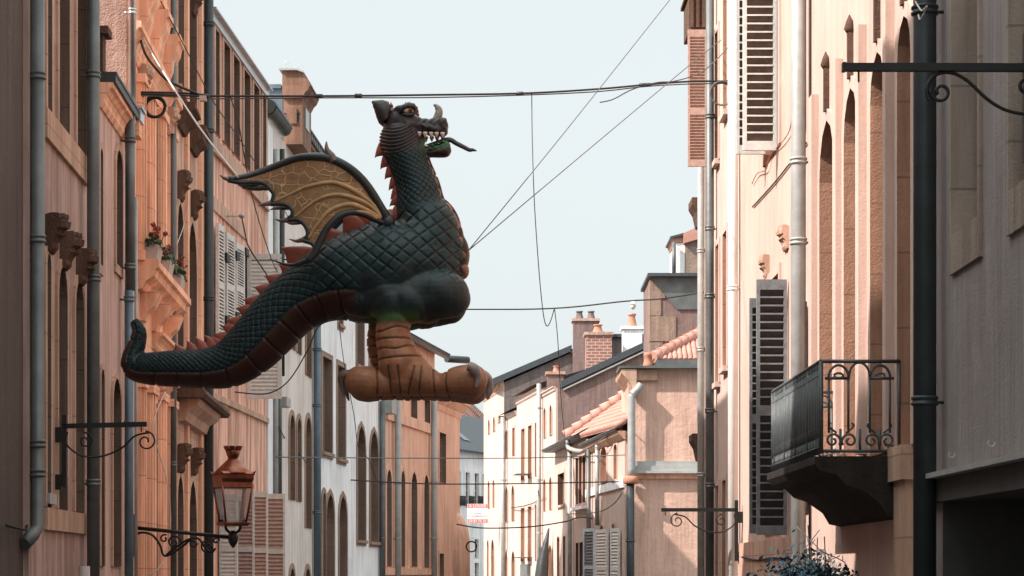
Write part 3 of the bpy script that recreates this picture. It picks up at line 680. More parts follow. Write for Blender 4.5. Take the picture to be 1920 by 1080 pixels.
# --- R0 shop house in shade
f = line(RA, RB, 7.0, Rz(1757), -1); fR0 = f
B = empty('house', f.P(0, 0), 'shaded taupe plaster house with dark shop opening at the right edge', 'house')
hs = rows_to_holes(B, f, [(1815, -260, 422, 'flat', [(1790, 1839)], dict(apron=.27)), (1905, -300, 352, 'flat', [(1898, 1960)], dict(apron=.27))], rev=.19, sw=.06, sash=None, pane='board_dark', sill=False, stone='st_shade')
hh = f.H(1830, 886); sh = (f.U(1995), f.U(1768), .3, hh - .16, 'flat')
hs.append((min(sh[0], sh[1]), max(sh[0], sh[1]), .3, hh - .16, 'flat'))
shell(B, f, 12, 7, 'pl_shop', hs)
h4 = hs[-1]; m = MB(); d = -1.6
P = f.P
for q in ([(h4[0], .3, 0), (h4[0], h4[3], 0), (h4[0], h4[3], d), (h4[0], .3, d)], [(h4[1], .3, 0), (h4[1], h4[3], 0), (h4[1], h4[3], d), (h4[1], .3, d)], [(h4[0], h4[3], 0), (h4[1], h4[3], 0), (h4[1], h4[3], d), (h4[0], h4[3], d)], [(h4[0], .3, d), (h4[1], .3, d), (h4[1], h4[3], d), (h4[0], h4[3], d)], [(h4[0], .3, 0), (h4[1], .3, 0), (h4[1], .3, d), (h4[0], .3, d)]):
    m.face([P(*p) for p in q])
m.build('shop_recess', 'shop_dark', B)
m = MB(); m.boxf(f, f.U(1995), f.U(1748), hh - .0, hh + .035, .001, .14); m.build('ledge', 'zinc_lt', B)
m = MB(); m.boxf(f, f.U(1995), f.U(1752), hh - .16, hh - .002, .001, .06); m.build('fascia', 'shop_dark', B)
for px, y in ((1752, 828), (1792, 852), (1867, 831)):
    m = MB(); c = f.P(f.U(px), f.H(px, y), .03); m.tube(spiral(c, (1, 0, 0), (0, 0, 1), .018, .024, 2.2, 6.6), .004, 5); m.build('wire_hook', 'rope', B)
# --- R1
f = line(RA, RB, Rz(1757) + .01, Rz(1388), -1); fR1 = f
B = empty('house', f.P(0, 0), 'peach stone house with tall pointed windows and iron balcony, right', 'house')
hs = []
for a, b in ((1541, 1568), (1587, 1612), (1637, 1663), (1688, 1713)):
    hs.append(window(B, f, f.U(a), f.U(b), 2.56, 5.82, 'point', rev=.26, sw=.11, stone='pl_cream', sash='sash', sill=False, pane='board_dark', jamb='jamb'))
    m = MB(); c = (f.U(a) + f.U(b)) / 2; m.boxf(f, c - .03, c + .03, 5.9, 6.3, .001, .05); m.lathe(f.P(c, 6.3, .03), [(.03, 0), (.05, .03), (.03, .1), (.004, .16)], 8); m.build('finial', 'st_dark', B)
for a, b in ((1541, 1568), (1587, 1612), (1637, 1663), (1688, 1713)):
    hs.append(window(B, f, f.U(a), f.U(b), 8.3, 11.0, 'point', rev=.2, sw=.11, stone='pl_cream', sash=None, sill=False, pane='glass_br', jamb='jamb'))
# windows behind the open shutters
for y0, y1 in ((-180, 290), (525, 1000)):
    hs.append(window(B, f, f.U(1463), f.U(1436), f.H(1450, y1), f.H(1450, y0), 'flat', rev=.18, sw=.1, stone='pl_cream', sash='wood_wh', pane='glass', jamb='jamb', sill=False))
shell(B, f, 11.8, 7, 'pl_cream', hs)
n3 = Vector((f.n.x, f.n.y, 0)); t3 = Vector((f.t.x, f.t.y, 0))
def leaf(px, w, y0, y1, ang=0., **k):
    u = f.U(px); base = f.P(u, f.H(px, y1), .02); wd = n3 * math.cos(ang) + t3 * math.sin(ang); nd = -t3 * math.cos(ang) + n3 * math.sin(ang)
    return shutter(B, base, wd, nd, w, f.H(px, y0) - f.H(px, y1), **k)
leaf(1459, .37, -190, 283, 0, slats=30, slat_mat='wood_slat', edge=True, tilt=-1.0, mids=(.60,)); leaf(1437, .33, -190, 290, 0, slats=30, slat_mat='wood_slat', edge=True, tilt=-1.0, mids=(.60,))
leaf(1478, .32, 525, 1003, 0, slats=30, slat_mat='wood_slat_dk', edge=True, mat='wood_gr', tilt=-1.0, mids=(.47,)); leaf(1441, .20, 560, 1000, 0, slats=30, slat_mat='wood_slat_dk', edge=True, mat='wood_gr', tilt=-1.0, mids=(.47,))
for y0, y1, px in ((-120, 235, 1512), (565, 950, 1519)):
    base = f.P(f.U(px), f.H(px, y1), .03); shutter(B, base, t3, n3, .42, f.H(px, y0) - f.H(px, y1), slats=40, mat='wood_wh')
for px, y in ((1440, 522), (1476, 470)):
    keystone(B, f, f.U(px), f.H(px, y), .26, .3, .12, 'pl_tan')
m = MB(); m.boxf(f, f.U(1486), f.U(1392), .1, f.H(1450, 1012), .001, .05); m.build('plinth', 'pl_tan', B)
m = MB(); m.boxf(f, f.U(1712), f.U(1690), .1, 2.5, .001, .06); m.boxf(f, f.U(1714), f.U(1688), 2.3, 2.56, .002, .1); m.build('pier', 'st_surround', B)
for px in (1532, 1578, 1622, 1674):
    m = MB(); m.boxf(f, f.U(px + 3), f.U(px - 3), 2.6, 6.2, .001, .07); m.build('pilaster', 'pl_cream', B)
drainpipe(B, f, 1734, .16, h0=0, h1=11, mat='zinc_dk', collars=(752, 20))
drainpipe(B, f, 1497, .145, h0=0, h1=11, mat='zinc_lt', collars=(302, 453))
drainpipe(B, f, 1374, .125, h0=0, h1=11, mat='white_pipe', collars=(540,), gap=.03)
for px in (1505, 1522):
    m = MB(); m.tube([f.P(f.U(px), .2, .02), f.P(f.U(px), 11, .02)], .012, 6); m.build('conduit', 'iron', B)
# balcony of R1
PX = .61; z0, z1 = 16.4, 19.2
u0, u1 = f.U(1688), f.U(1688) + 2.8; hf, hr = 2.52, 3.23
bal = MB()
prof = [(0, 2.02), (.1, 2.04), (.16, 2.14), (.3, 2.24), (.42, 2.28), (.5, 2.36), (.62, 2.39), (.66, 2.44), (.66, 2.5), (0, 2.5)]
profile_block(bal, f, u0 - .02, u1 + .02, prof); bal = bal.build('balcony', 'st_black', B)
rail = MB(); P = f.P
def bar(a, b, r=.011, n=6): rail.tube([P(*a), P(*b)], r, n)
for o_, h_, r_ in ((PX, hr, .018), (PX, hr - .1, .009), (PX, hf + .05, .012), (PX, hf + .2, .008)): bar((u0, h_, o_), (u1, h_, o_), r_)
nb = 34
for i in range(nb + 1):
    u = u0 + (u1 - u0) * i / nb; bar((u, hf, PX), (u, hr, PX), .015 if i % 8 == 0 else .011)
    if i < nb:
        w = (u1 - u0) / nb; um = u + w / 2
        rail.tube([P(um + w * .42 * math.cos(a), hr - .055 + .045 * math.sin(a), PX) for a in [2 * PI * k / 10 for k in range(11)]], .007, 5)
        rail.tube([P(um + w * .42 * math.cos(a), hf + .125 + .065 * math.sin(a), PX) for a in [2 * PI * k / 10 for k in range(11)]], .008, 5)
        rail.boxf(f, um - w * .2, um + w * .2, hf + .21, hr - .12, PX - .004, PX + .004)
rail.build('front_railing', 'iron_pale', bal)
for ue in (u0, u1):
    rail = MB()
    bar((ue, hr, 0), (ue, hr, PX), .016); bar((ue, hf + .02, 0), (ue, hf + .02, PX), .014)
    bar((ue, hr - .13, .05), (ue, hr - .13, .24), .013); bar((ue, hr - .13, .39), (ue, hr - .13, .58), .013)
    for oo in (.08, .235, .40, .55): bar((ue, hf + .16, oo), (ue, hr - .13, oo), .010)
    bar((ue, hf, PX), (ue, hr, PX), .018); bar((ue, hf, .01), (ue, hr, .01), .012)
    for oc in (.155, .475):
        rail.tube([P(ue, hr - .13 + .10 * math.sin(a), oc + .078 * math.cos(a)) for a in [PI * k / 12 for k in range(13)]], .011, 6)
        rail.tube([P(ue, hr - .11 + .02 * math.sin(a), oc + .035 * math.cos(a)) for a in [2 * PI * k / 10 for k in range(11)]], .010, 5)
    rail.tube([P(ue, hr - .12 + .11 * math.sin(a), .315 + .08 * math.cos(a)) for a in [PI * k / 12 for k in range(13)]], .010, 6)
    for oc, sg in ((.10, 1), (.22, -1), (.39, 1), (.52, -1)):
        c = P(ue, hf + .10, oc); rail.tube(spiral(c, tuple(n3 * sg), (0, 0, 1), .062, .014, -.6, 7.6), .010, 5)
        rail.tube(smooth_path([P(ue, hf + .16, oc + .03 * sg), P(ue, hf + .21, oc - .03 * sg), P(ue, hf + .24, oc - .015 * sg)], 5), .009, 5)
    for oc in (.16, .31, .46): rail.tube([P(ue, hf + .02, oc), P(ue, hf + .19, oc)], .011, 5)
    rail.build('end_railing', 'iron_pale', bal)
# --- Re: far end of the right row
f = line(RA, RB, Rz(1388) + .01, Rz(1310), -1); fRe = f
B = empty('house', f.P(0, 0), 'cream plaster house with steel drainpipes and one open wooden shutter', 'house')
hs = rows_to_holes(B, f, [(1362, -80, 215, 'flat', [(1359, 1366)]), (1346, 60, 305, 'flat', [(1344, 1349)]), (1362, 435, 690, 'flat', [(1358, 1365)]), (1347, 460, 720, 'flat', [(1345, 1350)]), (1362, 900, 1150, 'flat', [(1357, 1364)]), (1350, 910, 1150, 'flat', [(1345, 1350)])], rev=.15, sw=.08, sash=None, pane='glass_br', stone='pl_cream2', jamb='jamb')
shell(B, f, 11.4, 6, 'pl_cream2', hs)
drainpipe(B, f, 1331, .115, h0=0, h1=11.3, mat='zinc', collars=(218, 428, 555, 770, 910), gap=.04)
drainpipe(B, f, 1314, .10, h0=0, h1=11.0, mat='zinc_lt', collars=(470, 655, 890), gap=.015)
n3 = Vector((f.n.x, f.n.y, 0)); t3 = Vector((f.t.x, f.t.y, 0))
u = f.U(1326); base = f.P(u, f.H(1326, 313), .01)
shutter(B, base, n3, -t3, .275, f.H(1326, 57) - f.H(1326, 313), slats=44, mat='wood_pink', tilt=-1.0, mids=(.38,))
m = MB(); h0, h1 = f.H(1326, 55), f.H(1326, -12); m.boxf(f, u + .02, u + .9, h0, h1, .0, .26); m.boxf(f, u, u + 1, h1 + .001, h1 + .05, 0, .3)
for k in range(3): m.boxf(f, u - .01, u + .02, h0 + .03, h1 - .05, .03 + k * .085, .075 + k * .085)
m.build('dormer', 'st_dark', B)
for px, y in ((1319, 838), (1318, 395)):
    m = MB(); h = f.H(px, y); profile_block(m, f, f.U(px), f.U(px) + .6, [(0, h - .2), (.06, h - .18), (.1, h), (.16, h + .1), (.16, h + .2), (0, h + .2)]); m.build('corbel', 'st_dark', B)

# --- gable house protruding (sunlit roughcast)
Y = 55.0
B = empty('house', Q(1240, 1075, Y) * 1.0, 'pink roughcast gable end with zinc ledge and red ridge tiles, sunlit', 'house')
hg = Q(0, 692, Y).z
m = MB(); x0, x1 = Q(1178, 0, Y).x, 9.0
m.box(x0, x1, Y, Y + .28, 0, hg); m.box(x0 + .03, x1, Y + .281, Y + 4, 0, hg - .1); m.build('wall', 'pl_rd', B)
m = MB(); xa = Q(1183, 0, Y).x
za, zb = Q(0, 888, Y).z, Q(0, 865, Y).z
m.box(xa, x1, Y - .22, Y - .001, za, za + .06); m.box(xa + .02, x1, Y - .16, Y - .001, za + .061, za + .2); m.box(xa + .05, x1, Y - .1, Y - .001, za + .201, zb); m.build('zinc_ledge', 'zinc_mid', B)
m = MB(); m.box(xa - .05, x1, Y - .06, Y - .001, za - .13, za - .002); m.build('stone_band', 'pl_orange', B)
m = MB(); prof = [(0, -.85), (-.06, -.62), (-.16, -.4), (-.28, -.24), (-.38, -.12), (-.40, -.02), (0, -.02)]
m.prism([Vector((x0 + .2 + a, Y - .24, hg + b)) for a, b in prof], (0, 3, 0)); m.box(x0 + .2, x0 + .75, Y - .1, Y - .002, hg - .3, hg - .02); m.build('eave_cove', 'st_surround', B)
m = MB(); m.box(x0 - .25, x1, Y - .27, Y + 1.2, hg, hg + .06); m.box(x0 + .7, x1, Y - .20, Y + .8, hg + .061, hg + .22); m.build('gutter', 'zinc', B)
A = Vector((x0 + .62, Y - .1, hg + .2)); Bp = Vector((6.5, Y - .1, hg + .2)); Cp = Q(1335, 618, Y + 1.6)
m = MB(); m.face([A, Bp, Cp]); m.face([A, Cp, Vector((A.x, Y + 3, A.z))])
e1 = (Bp - A); 
for k in range(9):       # rows of pantiles on the hip
    t = .12 + k * .1; p, q = A.lerp(Cp, t), A.lerp(Bp, t)
    for s in np.linspace(.0, 1., 26):
        a = A.lerp(Bp, s); b2 = Cp
rf = m.build('roof', 'tile_red', B)
m = MB()
nrm = (Bp - A).cross(Cp - A).normalized(); nrm = -nrm if nrm.y > 0 else nrm
for i in range(22):
    s = (i + .5) / 22; a = A.lerp(Bp, s)
    top = A.lerp(Cp, s) if s < .75 else Cp.lerp(Bp, (s - .75) / .25)
    top = Vector((a.x, top.y, top.z)) if True else top
    # straight up the slope
    up = Vector((0, Cp.y - A.y, Cp.z - A.z)); L = (a.x - A.x) / (Cp.x - A.x); e = a + up * min(1, L)
    m.tube([a + nrm * .02, e + nrm * .02], .07, 8)
m.build('tile_row', 'tile_red', rf)
m = MB(); n = 9
for k in range(n):
    a, b2 = A.lerp(Cp, k / n), A.lerp(Cp, (k + 1.12) / n)
    m.tube([a + Vector((0, 0, .10)), b2 + Vector((0, 0, .05))], [.16, .145], 10)
m.build('ridge_tile', 'tile_red', rf)
m = MB(); m.lathe(A + Vector((-.1, .1, -.2)), [(.16, 0), (.13, .15), (.09, .3), (.12, .34), (.12, .42)], 10); m.build('chimney_pot', 'terracotta', rf)
fd = line(0, 0, 1, 2, 1)
m = MB(); px_ = Q(1183, 0, Y).x; zz = lambda y: Q(0, y, Y).z
m.tube(smooth_path([(px_ + .25, Y - .28, zz(722)), (px_ + .18, Y - .28, zz(730)), (px_ + .03, Y - .28, zz(742)), (px_, Y - .28, zz(760)), (px_, Y - .28, zz(895))], 6), .10, 12); m.build('drainpipe', 'zinc_lt', B)
m = MB(); m.lathe((px_ - .02, Y - .28, zz(908)), [(.17, 0), (.2, .03), (.2, .13), (.15, .2)], 12); m.build('rain_hopper', 'terracotta', B)
m = MB(); m.tube([(px_ - .03, Y - .28, 0), (px_ - .03, Y - .28, zz(908))], .10, 12); m.lathe((px_ - .03, Y - .28, zz(1015)), [(.1, -.03), (.125, 0), (.1, .03)], 12); m.build('drainpipe', 'zinc_dk', B)

# --- stone block and little house above
Y = 59.5
B = empty('house', Q(1265, 1075, Y), 'tall rubble stone and plaster block with slate coping behind the red ridge', 'house')
x0 = Q(1219, 0, Y).x; ht = Q(0, 520, Y).z
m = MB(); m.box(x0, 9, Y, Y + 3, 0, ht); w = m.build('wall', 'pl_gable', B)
for k, (y0, y1, wd) in enumerate(((525, 560, .55), (562, 592, .4), (593, 640, .95), (642, 690, .45))):
    q = MB(); q.box(x0 - .012, x0 + wd * .75, Y - .03, Y + .5, Q(0, y1, Y).z, Q(0, y0, Y).z); q.build('quoin', 'rubble', B)
q = MB(); q.box(x0 - .08, 9, Y - .25, Y + 3.1, ht + .001, ht + .09); q.build('coping', 'slate', B)
q = MB(); q.prism([Vector((x0 + .0, Y - .01, ht)), Vector((9, Y - .01, ht)), Vector((9, Y - .01, ht - .9)), Vector((x0 + .75, Y - .01, ht - .9))], (0, -.04, 0)); q.build('flashing', 'zinc', B)
Y = 63.0
B = empty('house', Q(1290, 1075, Y), 'small rubble dormer house with red tiled roof above the slate coping', 'house')
x0 = Q(1266, 0, Y).x; x1 = Q(1284, 0, Y).x
m = MB(); m.box(x0, x1, Y, Y + 2, 0, Q(0, 455, Y).z); m.build('wall', 'pl_white', B)
m = MB(); m.box(x1 + .002, 9, Y - .05, Y + 2, 0, Q(0, 452, Y).z); m.build('side_wall', 'rubble', B)
m = MB(); m.prism([Q(1259, 443, Y), Q(1283, 443, Y), Q(1283, 456, Y), Q(1264, 456, Y)], (0, 2, 0)); m.build('eave', 'st_surround', B)
m = MB(); m.prism([Q(1257, 443, Y - .1), Q(1284, 436, Y - .1), Q(1284, 441, Y - .1), Q(1257, 446, Y - .1)], (0, 2, 0)); m.build('flashing', 'slate', B)
m = MB(); m.prism([Q(1282, 437, Y - .2), Q(1330, 415, Y - .2), Q(1330, 442, Y - .2), Q(1282, 456, Y - .2)], (0, 2, 0)); m.build('roof', 'tile_red', B)
m = MB(); m.tube([Q(1263.5, 455, Y - .15), Q(1263.5, 520, Y - .15)], .06, 8); m.build('drainpipe', 'zinc', B)

# --- Rc low tiled houses
aC, bC = 8.35, -.098
def zC(px): return aC / ((px - VX) / FPX - bC)
f = line(aC, bC, zC(1172) + .05, zC(1101), -1)
B = empty('house', f.P(0, 0), 'low cream house with rounded eave, terracotta roof and white louvred shutters', 'house')
hs = rows_to_holes(B, f, [(1133, 838, 902, 'seg', [(1127.5, 1138)]), (1155, 833, 900, 'seg', [(1152, 1158)]), (1130, 985, 1090, 'seg', [(1127, 1132)]), (1150, 982, 1090, 'seg', [(1149, 1153)])], rev=.2, sw=.1, sash='sash', pane='glass_br', stone='pl_cream', jamb='jamb')
HC = f.H(1140, 822); shell(B, f, HC, 6, 'pl_cream2', hs)
hb = f.H(1140, 922); m = MB(); m.boxf(f, 0, f.L, hb, hb + .22, .001, .06); m.build('string_course', 'pl_white', B)
m = MB(); profile_block(m, f, -.1, f.L, [(0, HC - .22), (.05, HC - .2), (.16, HC - .08), (.2, HC), (0, HC)]); m.build('eave_cove', 'st_surround', B)
gutter(B, f, -.1, f.L, HC + .07, .07, .2, 'zinc')
n3 = Vector((f.n.x, f.n.y, 0)); t3 = Vector((f.t.x, f.t.y, 0))
for a, b, y0, mt in ((1120, 1111, 990, 'wood_blue'), (1144, 1134, 992, 'wood_wh'), (1166, 1159, 990, 'wood_wh')):
    base = f.P(f.U(a), .3, .04); shutter(B, base, t3 * .55 + n3 * .12, n3, abs(f.U(b) - f.U(a)) * .95, f.H(a, y0) - .3, mat=mt, slat_mat='wood_gr' if mt == 'wood_blue' else mt, slats=30, mids=(.55,))
drainpipe(B, f, 1120, .13, y0=820, y1=985, mat='zinc_lt', collars=(840,), gap=.04)
rf = MB(); zv = 66.2
Pe0, Pe1 = Vector((Q(1062, 0, zv).x, zv, Q(0, 828, zv).z)), Q(1200, 731, zv)
Ps0 = f.P(-.1, HC + .06, .26); Ps1 = Ps0 + (Pe1 - Pe0) * 1.0
rf.face([Pe0, Pe1, Ps1, Ps0]); roof = rf.build('roof', 'tile_red', B)
m = MB()
for i in range(60):
    t = (i + .5) / 60; a, b2 = Pe0.lerp(Ps0, t), Pe1.lerp(Ps1, t); nn = 9
    for k in range(nn):
        p, q = a.lerp(b2, k / nn), a.lerp(b2, (k + 1.1) / nn); m.tube([p + Vector((0, 0, .05)), q + Vector((0, 0, .02))], .085, 6)
m.build('tile_row', 'tile_red', roof)
m = MB(); n = 8
for k in range(n):
    p, q = Pe0.lerp(Pe1, k / n), Pe0.lerp(Pe1, (k + 1.1) / n); m.tube([p + Vector((-.05, -.1, .16)), q + Vector((-.05, -.1, .10))], [.19, .17], 8)
m.build('ridge_tile', 'tile_red', roof)
f = line(aC, bC, zC(1100.5), zC(1042), -1)
B = empty('house', f.P(0, 0), 'shadow-eaved low house with a triple mullioned window, between two downpipes', 'house')
hs = rows_to_holes(B, f, [(1090, 856, 945, 'flat', [(1080.5, 1085.5), (1087, 1092), (1094, 1099)], dict(sw=.03)), (1052, 888, 948, 'flat', [(1047, 1059)], dict(apron=.05)), (1090, 1017, 1090, 'flat', [(1081, 1086), (1088, 1098)], dict(sw=.04)), (1052, 1005, 1090, 'seg', [(1045.5, 1050), (1057, 1061)])], rev=.2, sw=.1, sash='sash', pane='glass', stone='pl_cream', jamb='st_dark')
HD = f.H(1070, 836); shell(B, f, HD, 6, 'pl_cream2', hs)
m = MB(); m.boxf(f, 0, f.L, HD, HD + .1, -.3, .38); m.build('eave', 'zinc_dk', B); gutter(B, f, 0, f.L, HD + .08, .07, .40, 'zinc')
m = MB(); m.face([f.P(0, HD + .1, .35), f.P(f.L, HD + .1, .35), f.P(f.L, HD + 2, -3), f.P(0, HD + 2, -3)]); m.build('roof', 'zinc', B)
hb = f.H(1090, 950); m = MB(); m.boxf(f, f.U(1101), f.U(1079), hb - .1, hb, .001, .16); m.build('sill', 'pl_white', B)
drainpipe(B, f, 1068, .14, h0=0, h1=HD, mat='zinc_lt', gap=.05); drainpipe(B, f, 1103.5, .13, h0=0, h1=HD - .1, mat='zinc', gap=.05)
m = MB(); m.tube(smooth_path([f.P(f.U(1090), HD - .0, .4), f.P(f.U(1090), HD - .2, .4), f.P(f.U(1097), HD - .35, .25), f.P(f.U(1103), HD - .4, .12)], 6), .07, 8); m.build('swan_neck', 'zinc_lt', B)

# --- Rb tall cream houses
aB, bB = 11.3, -.14
def zB(px): return aB / ((px - VX) / FPX - bB)
def verge(B, P0, P1, d, th=.16, mat='slate', name='verge'):
    m = MB(); up = Vector((0, 0, th)); m.prism([P0, P1, P1 + up, P0 + up], d); return m.build(name, mat, B)
f = line(aB, bB, zB(1042), zB(1010), -1); zf = zB(1042)
B = empty('house', f.P(0, 0), 'cream house with mauve gable wall, dark slate verge and brick chimney', 'house')
hs = rows_to_holes(B, f, [(1028, 762, 819, 'round', [(1020.5, 1024), (1031.5, 1035.5)]), (1028, 896, 957, 'round', [(1020, 1023.5), (1031, 1035)]), (1028, 1022, 1090, 'round', [(1018.5, 1022.5), (1030, 1035)])], rev=.2, sw=.08, sash='sash', pane='glass_br', stone='pl_cream', sill=False, jamb='jamb')
HB = 7.72; shell(B, f, HB, .3, 'pl_cream2', hs)
m = MB(); xl = f.P(0, 0).x
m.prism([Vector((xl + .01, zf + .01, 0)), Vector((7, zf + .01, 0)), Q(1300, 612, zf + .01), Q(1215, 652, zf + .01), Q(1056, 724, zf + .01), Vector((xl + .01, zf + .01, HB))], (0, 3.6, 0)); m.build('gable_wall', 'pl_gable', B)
cornice(B, f, 0, f.L, HB + .06, .16, 'pl_cream2', depth=.10)
rf = verge(B, Q(1052, 727, zf - .12), Q(1300, 610, zf - .12), (0, 3.9, 0), .22, 'slate', 'roof')
m = MB(); m.prism([Q(1056, 729, zf - .1), Q(1300, 614, zf - .1), Q(1300, 617, zf - .1), Q(1056, 732, zf - .1)], (0, .1, 0)); m.build('verge', 'zinc_lt', rf)
m = MB(); m.prism([Q(1042, 842, zf - .05), Q(1060, 835, zf - .05), Q(1176, 742, zf - .05), Q(1176, 722, zf - .05)], (0, -.08, 0)); m.build('flashing', 'zinc_lt', B)
def chimney(parent, pxa, pxb, ytop, ybot, Y, d, mat, pots, cap=True, potmat='terracotta'):
    m = MB(); a, b = Q(pxa, ybot, Y), Q(pxb, ytop, Y); m.box(a.x, b.x, Y, Y + d, a.z, b.z); c = m.build('chimney', mat, parent)
    if cap: q = MB(); q.box(a.x - .06, b.x + .06, Y - .06, Y + d + .06, b.z + .001, b.z + .1); q.build('chimney_cap', 'pl_rough' if mat != 'pl_white' else mat, c)
    for px, yt, w in pots:
        p = Q(px, ytop, Y); h = Q(px, yt, Y).z - p.z - .1; r = w / FPX * Y / 2
        q = MB(); q.lathe((p.x, Y + d / 2, p.z + .1), [(r * 1.1, 0), (r * .95, h * .1), (r * .62, h * .7), (r * .6, h * .85), (r * .8, h * .87), (r * .78, h)], 12); q.build('chimney_pot', potmat, c)
chimney(rf, 1099, 1147, 628, 690, zf + 1.0, .9, 'brick', [(1122, 606, 22)])
chimney(rf, 1168, 1204, 617, 672, zf + 1.8, .7, 'pl_white', [(1186, 586, 20)])
chimney(rf, 1026, 1057, 702, 735, zf + 2.6, .8, 'pl_gable', [(1043, 684, 14)])
f = line(aB, bB, zB(1009.5), zB(945), -1); fRb = f
B = empty('house', f.P(0, 0), 'tall cream terrace with many slit windows and stepped eaves, far right', 'house')
hs = rows_to_holes(B, f, [(956, 806, 857, 'flat', [(949.5, 953), (961.5, 966)]), (988, 801, 898, 'flat', [(978, 984.5), (991, 997.5), (1004, 1007)]), (956, 912, 978, 'round', [(949.5, 953), (960, 965)]),
    (988, 951, 1052, 'flat', [(977.5, 984), (990.5, 997), (1004, 1007)]), (956, 1034, 1100, 'round', [(947.5, 952.5), (960, 966)])], rev=.2, sw=.08, sash='sash', pane='glass_br', stone='pl_cream', sill=False, jamb='jamb')
us = f.U(969); shell(B, f, 7.98, .4, 'pl_cream2', [h for h in hs if h[0] < us], u0=0, u1=us)
shell(B, f, 7.6, .4, 'pl_cream2', [h for h in hs if h[0] >= us], u0=us + .002, u1=f.L, name='lower_wall')
cornice(B, f, 0, us, 8.06, .2, 'pl_cream2', depth=.10); cornice(B, f, us + .01, f.L, 7.66, .15, 'pl_cream2', depth=.10)
m = MB(); m.face([f.P(0, 8.13, .25), f.P(us, 8.13, .25), f.P(us, 9.0, -2.6), f.P(0, 9.0, -2.6)]); m.build('roof', 'tile_old', B)
m = MB(); m.face([f.P(us, 7.71, .25), f.P(f.L, 7.71, .25), f.P(f.L, 8.6, -2.6), f.P(us, 8.6, -2.6)]); m.build('roof', 'slate', B)
drainpipe(B, f, 1010.5, .16, h0=0, h1=8.1, mat='zinc_lt', collars=(765, 900, 1000), gap=.06); drainpipe(B, f, 943.5, .2, h0=0, h1=7.6, mat='zinc_lt', collars=(900,), gap=.06)
m = MB(); m.boxf(f, f.U(945), f.U(942), 7.45, 7.72, .02, .22); m.build('rain_hopper', 'st_surround', B)
for a, b in ((978, 984.5), (991, 997.5)):
    for y in (890, 1045):
        m = MB(); u_ = f.U(a + 3); h = f.H(a, y); m.boxf(f, u_ - .5, u_ + .5, h - .03, h, 0, .3); m.build('window_rail', 'iron_grey', B)
m = MB(); u_ = f.U(988); m.boxf(f, u_ - .9, u_ + .9, .2, f.H(988, 1058), .001, .12); m.build('shop_panel', 'zinc', B)
# --- Ra
f = line(aB, bB, zB(944.5), zB(907), -1); zf = zB(944.5)
B = empty('house', f.P(0, 0), 'farthest cream house with long slate roof line and dark stained gable', 'house')
hs = rows_to_holes(B, f, [(922, 784, 812, 'round', [(916, 919), (925.5, 928.5)]), (922, 900, 952, 'round', [(915.5, 918.5), (924.5, 927.5)]), (922, 1012, 1100, 'round', [(914, 917), (922, 927)])], rev=.2, sw=.07, sash=None, pane='glass_br', stone='pl_cream', sill=False, jamb='jamb')
shell(B, f, 9.0, .4, 'pl_cream2', hs)
xl = f.P(0, 0).x; m = MB()
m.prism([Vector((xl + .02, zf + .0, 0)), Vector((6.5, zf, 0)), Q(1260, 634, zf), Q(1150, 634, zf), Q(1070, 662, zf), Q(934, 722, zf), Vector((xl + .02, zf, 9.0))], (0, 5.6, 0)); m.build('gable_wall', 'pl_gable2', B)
cornice(B, f, 0, f.L, 9.15, .4, 'st_surround', depth=.3)
rf = verge(B, Q(922, 722, zf - .15), Q(1072, 658, zf - .15), (0, 6, 0), .24, 'slate', 'roof')
m = MB(); m.prism([Q(1070, 662, zf - .15), Q(1150, 632, zf - .15), Q(1260, 632, zf - .15), Q(1260, 626, zf - .15), Q(1150, 626, zf - .15), Q(1070, 655, zf - .15)], (0, 6, 0)); m.build('upper_roof', 'slate', rf)
chimney(rf, 1075, 1122, 602, 705, zf - .9, .8, 'pl_gable', [(1087, 581, 17), (1109, 581, 17)], potmat='pl_gable2')
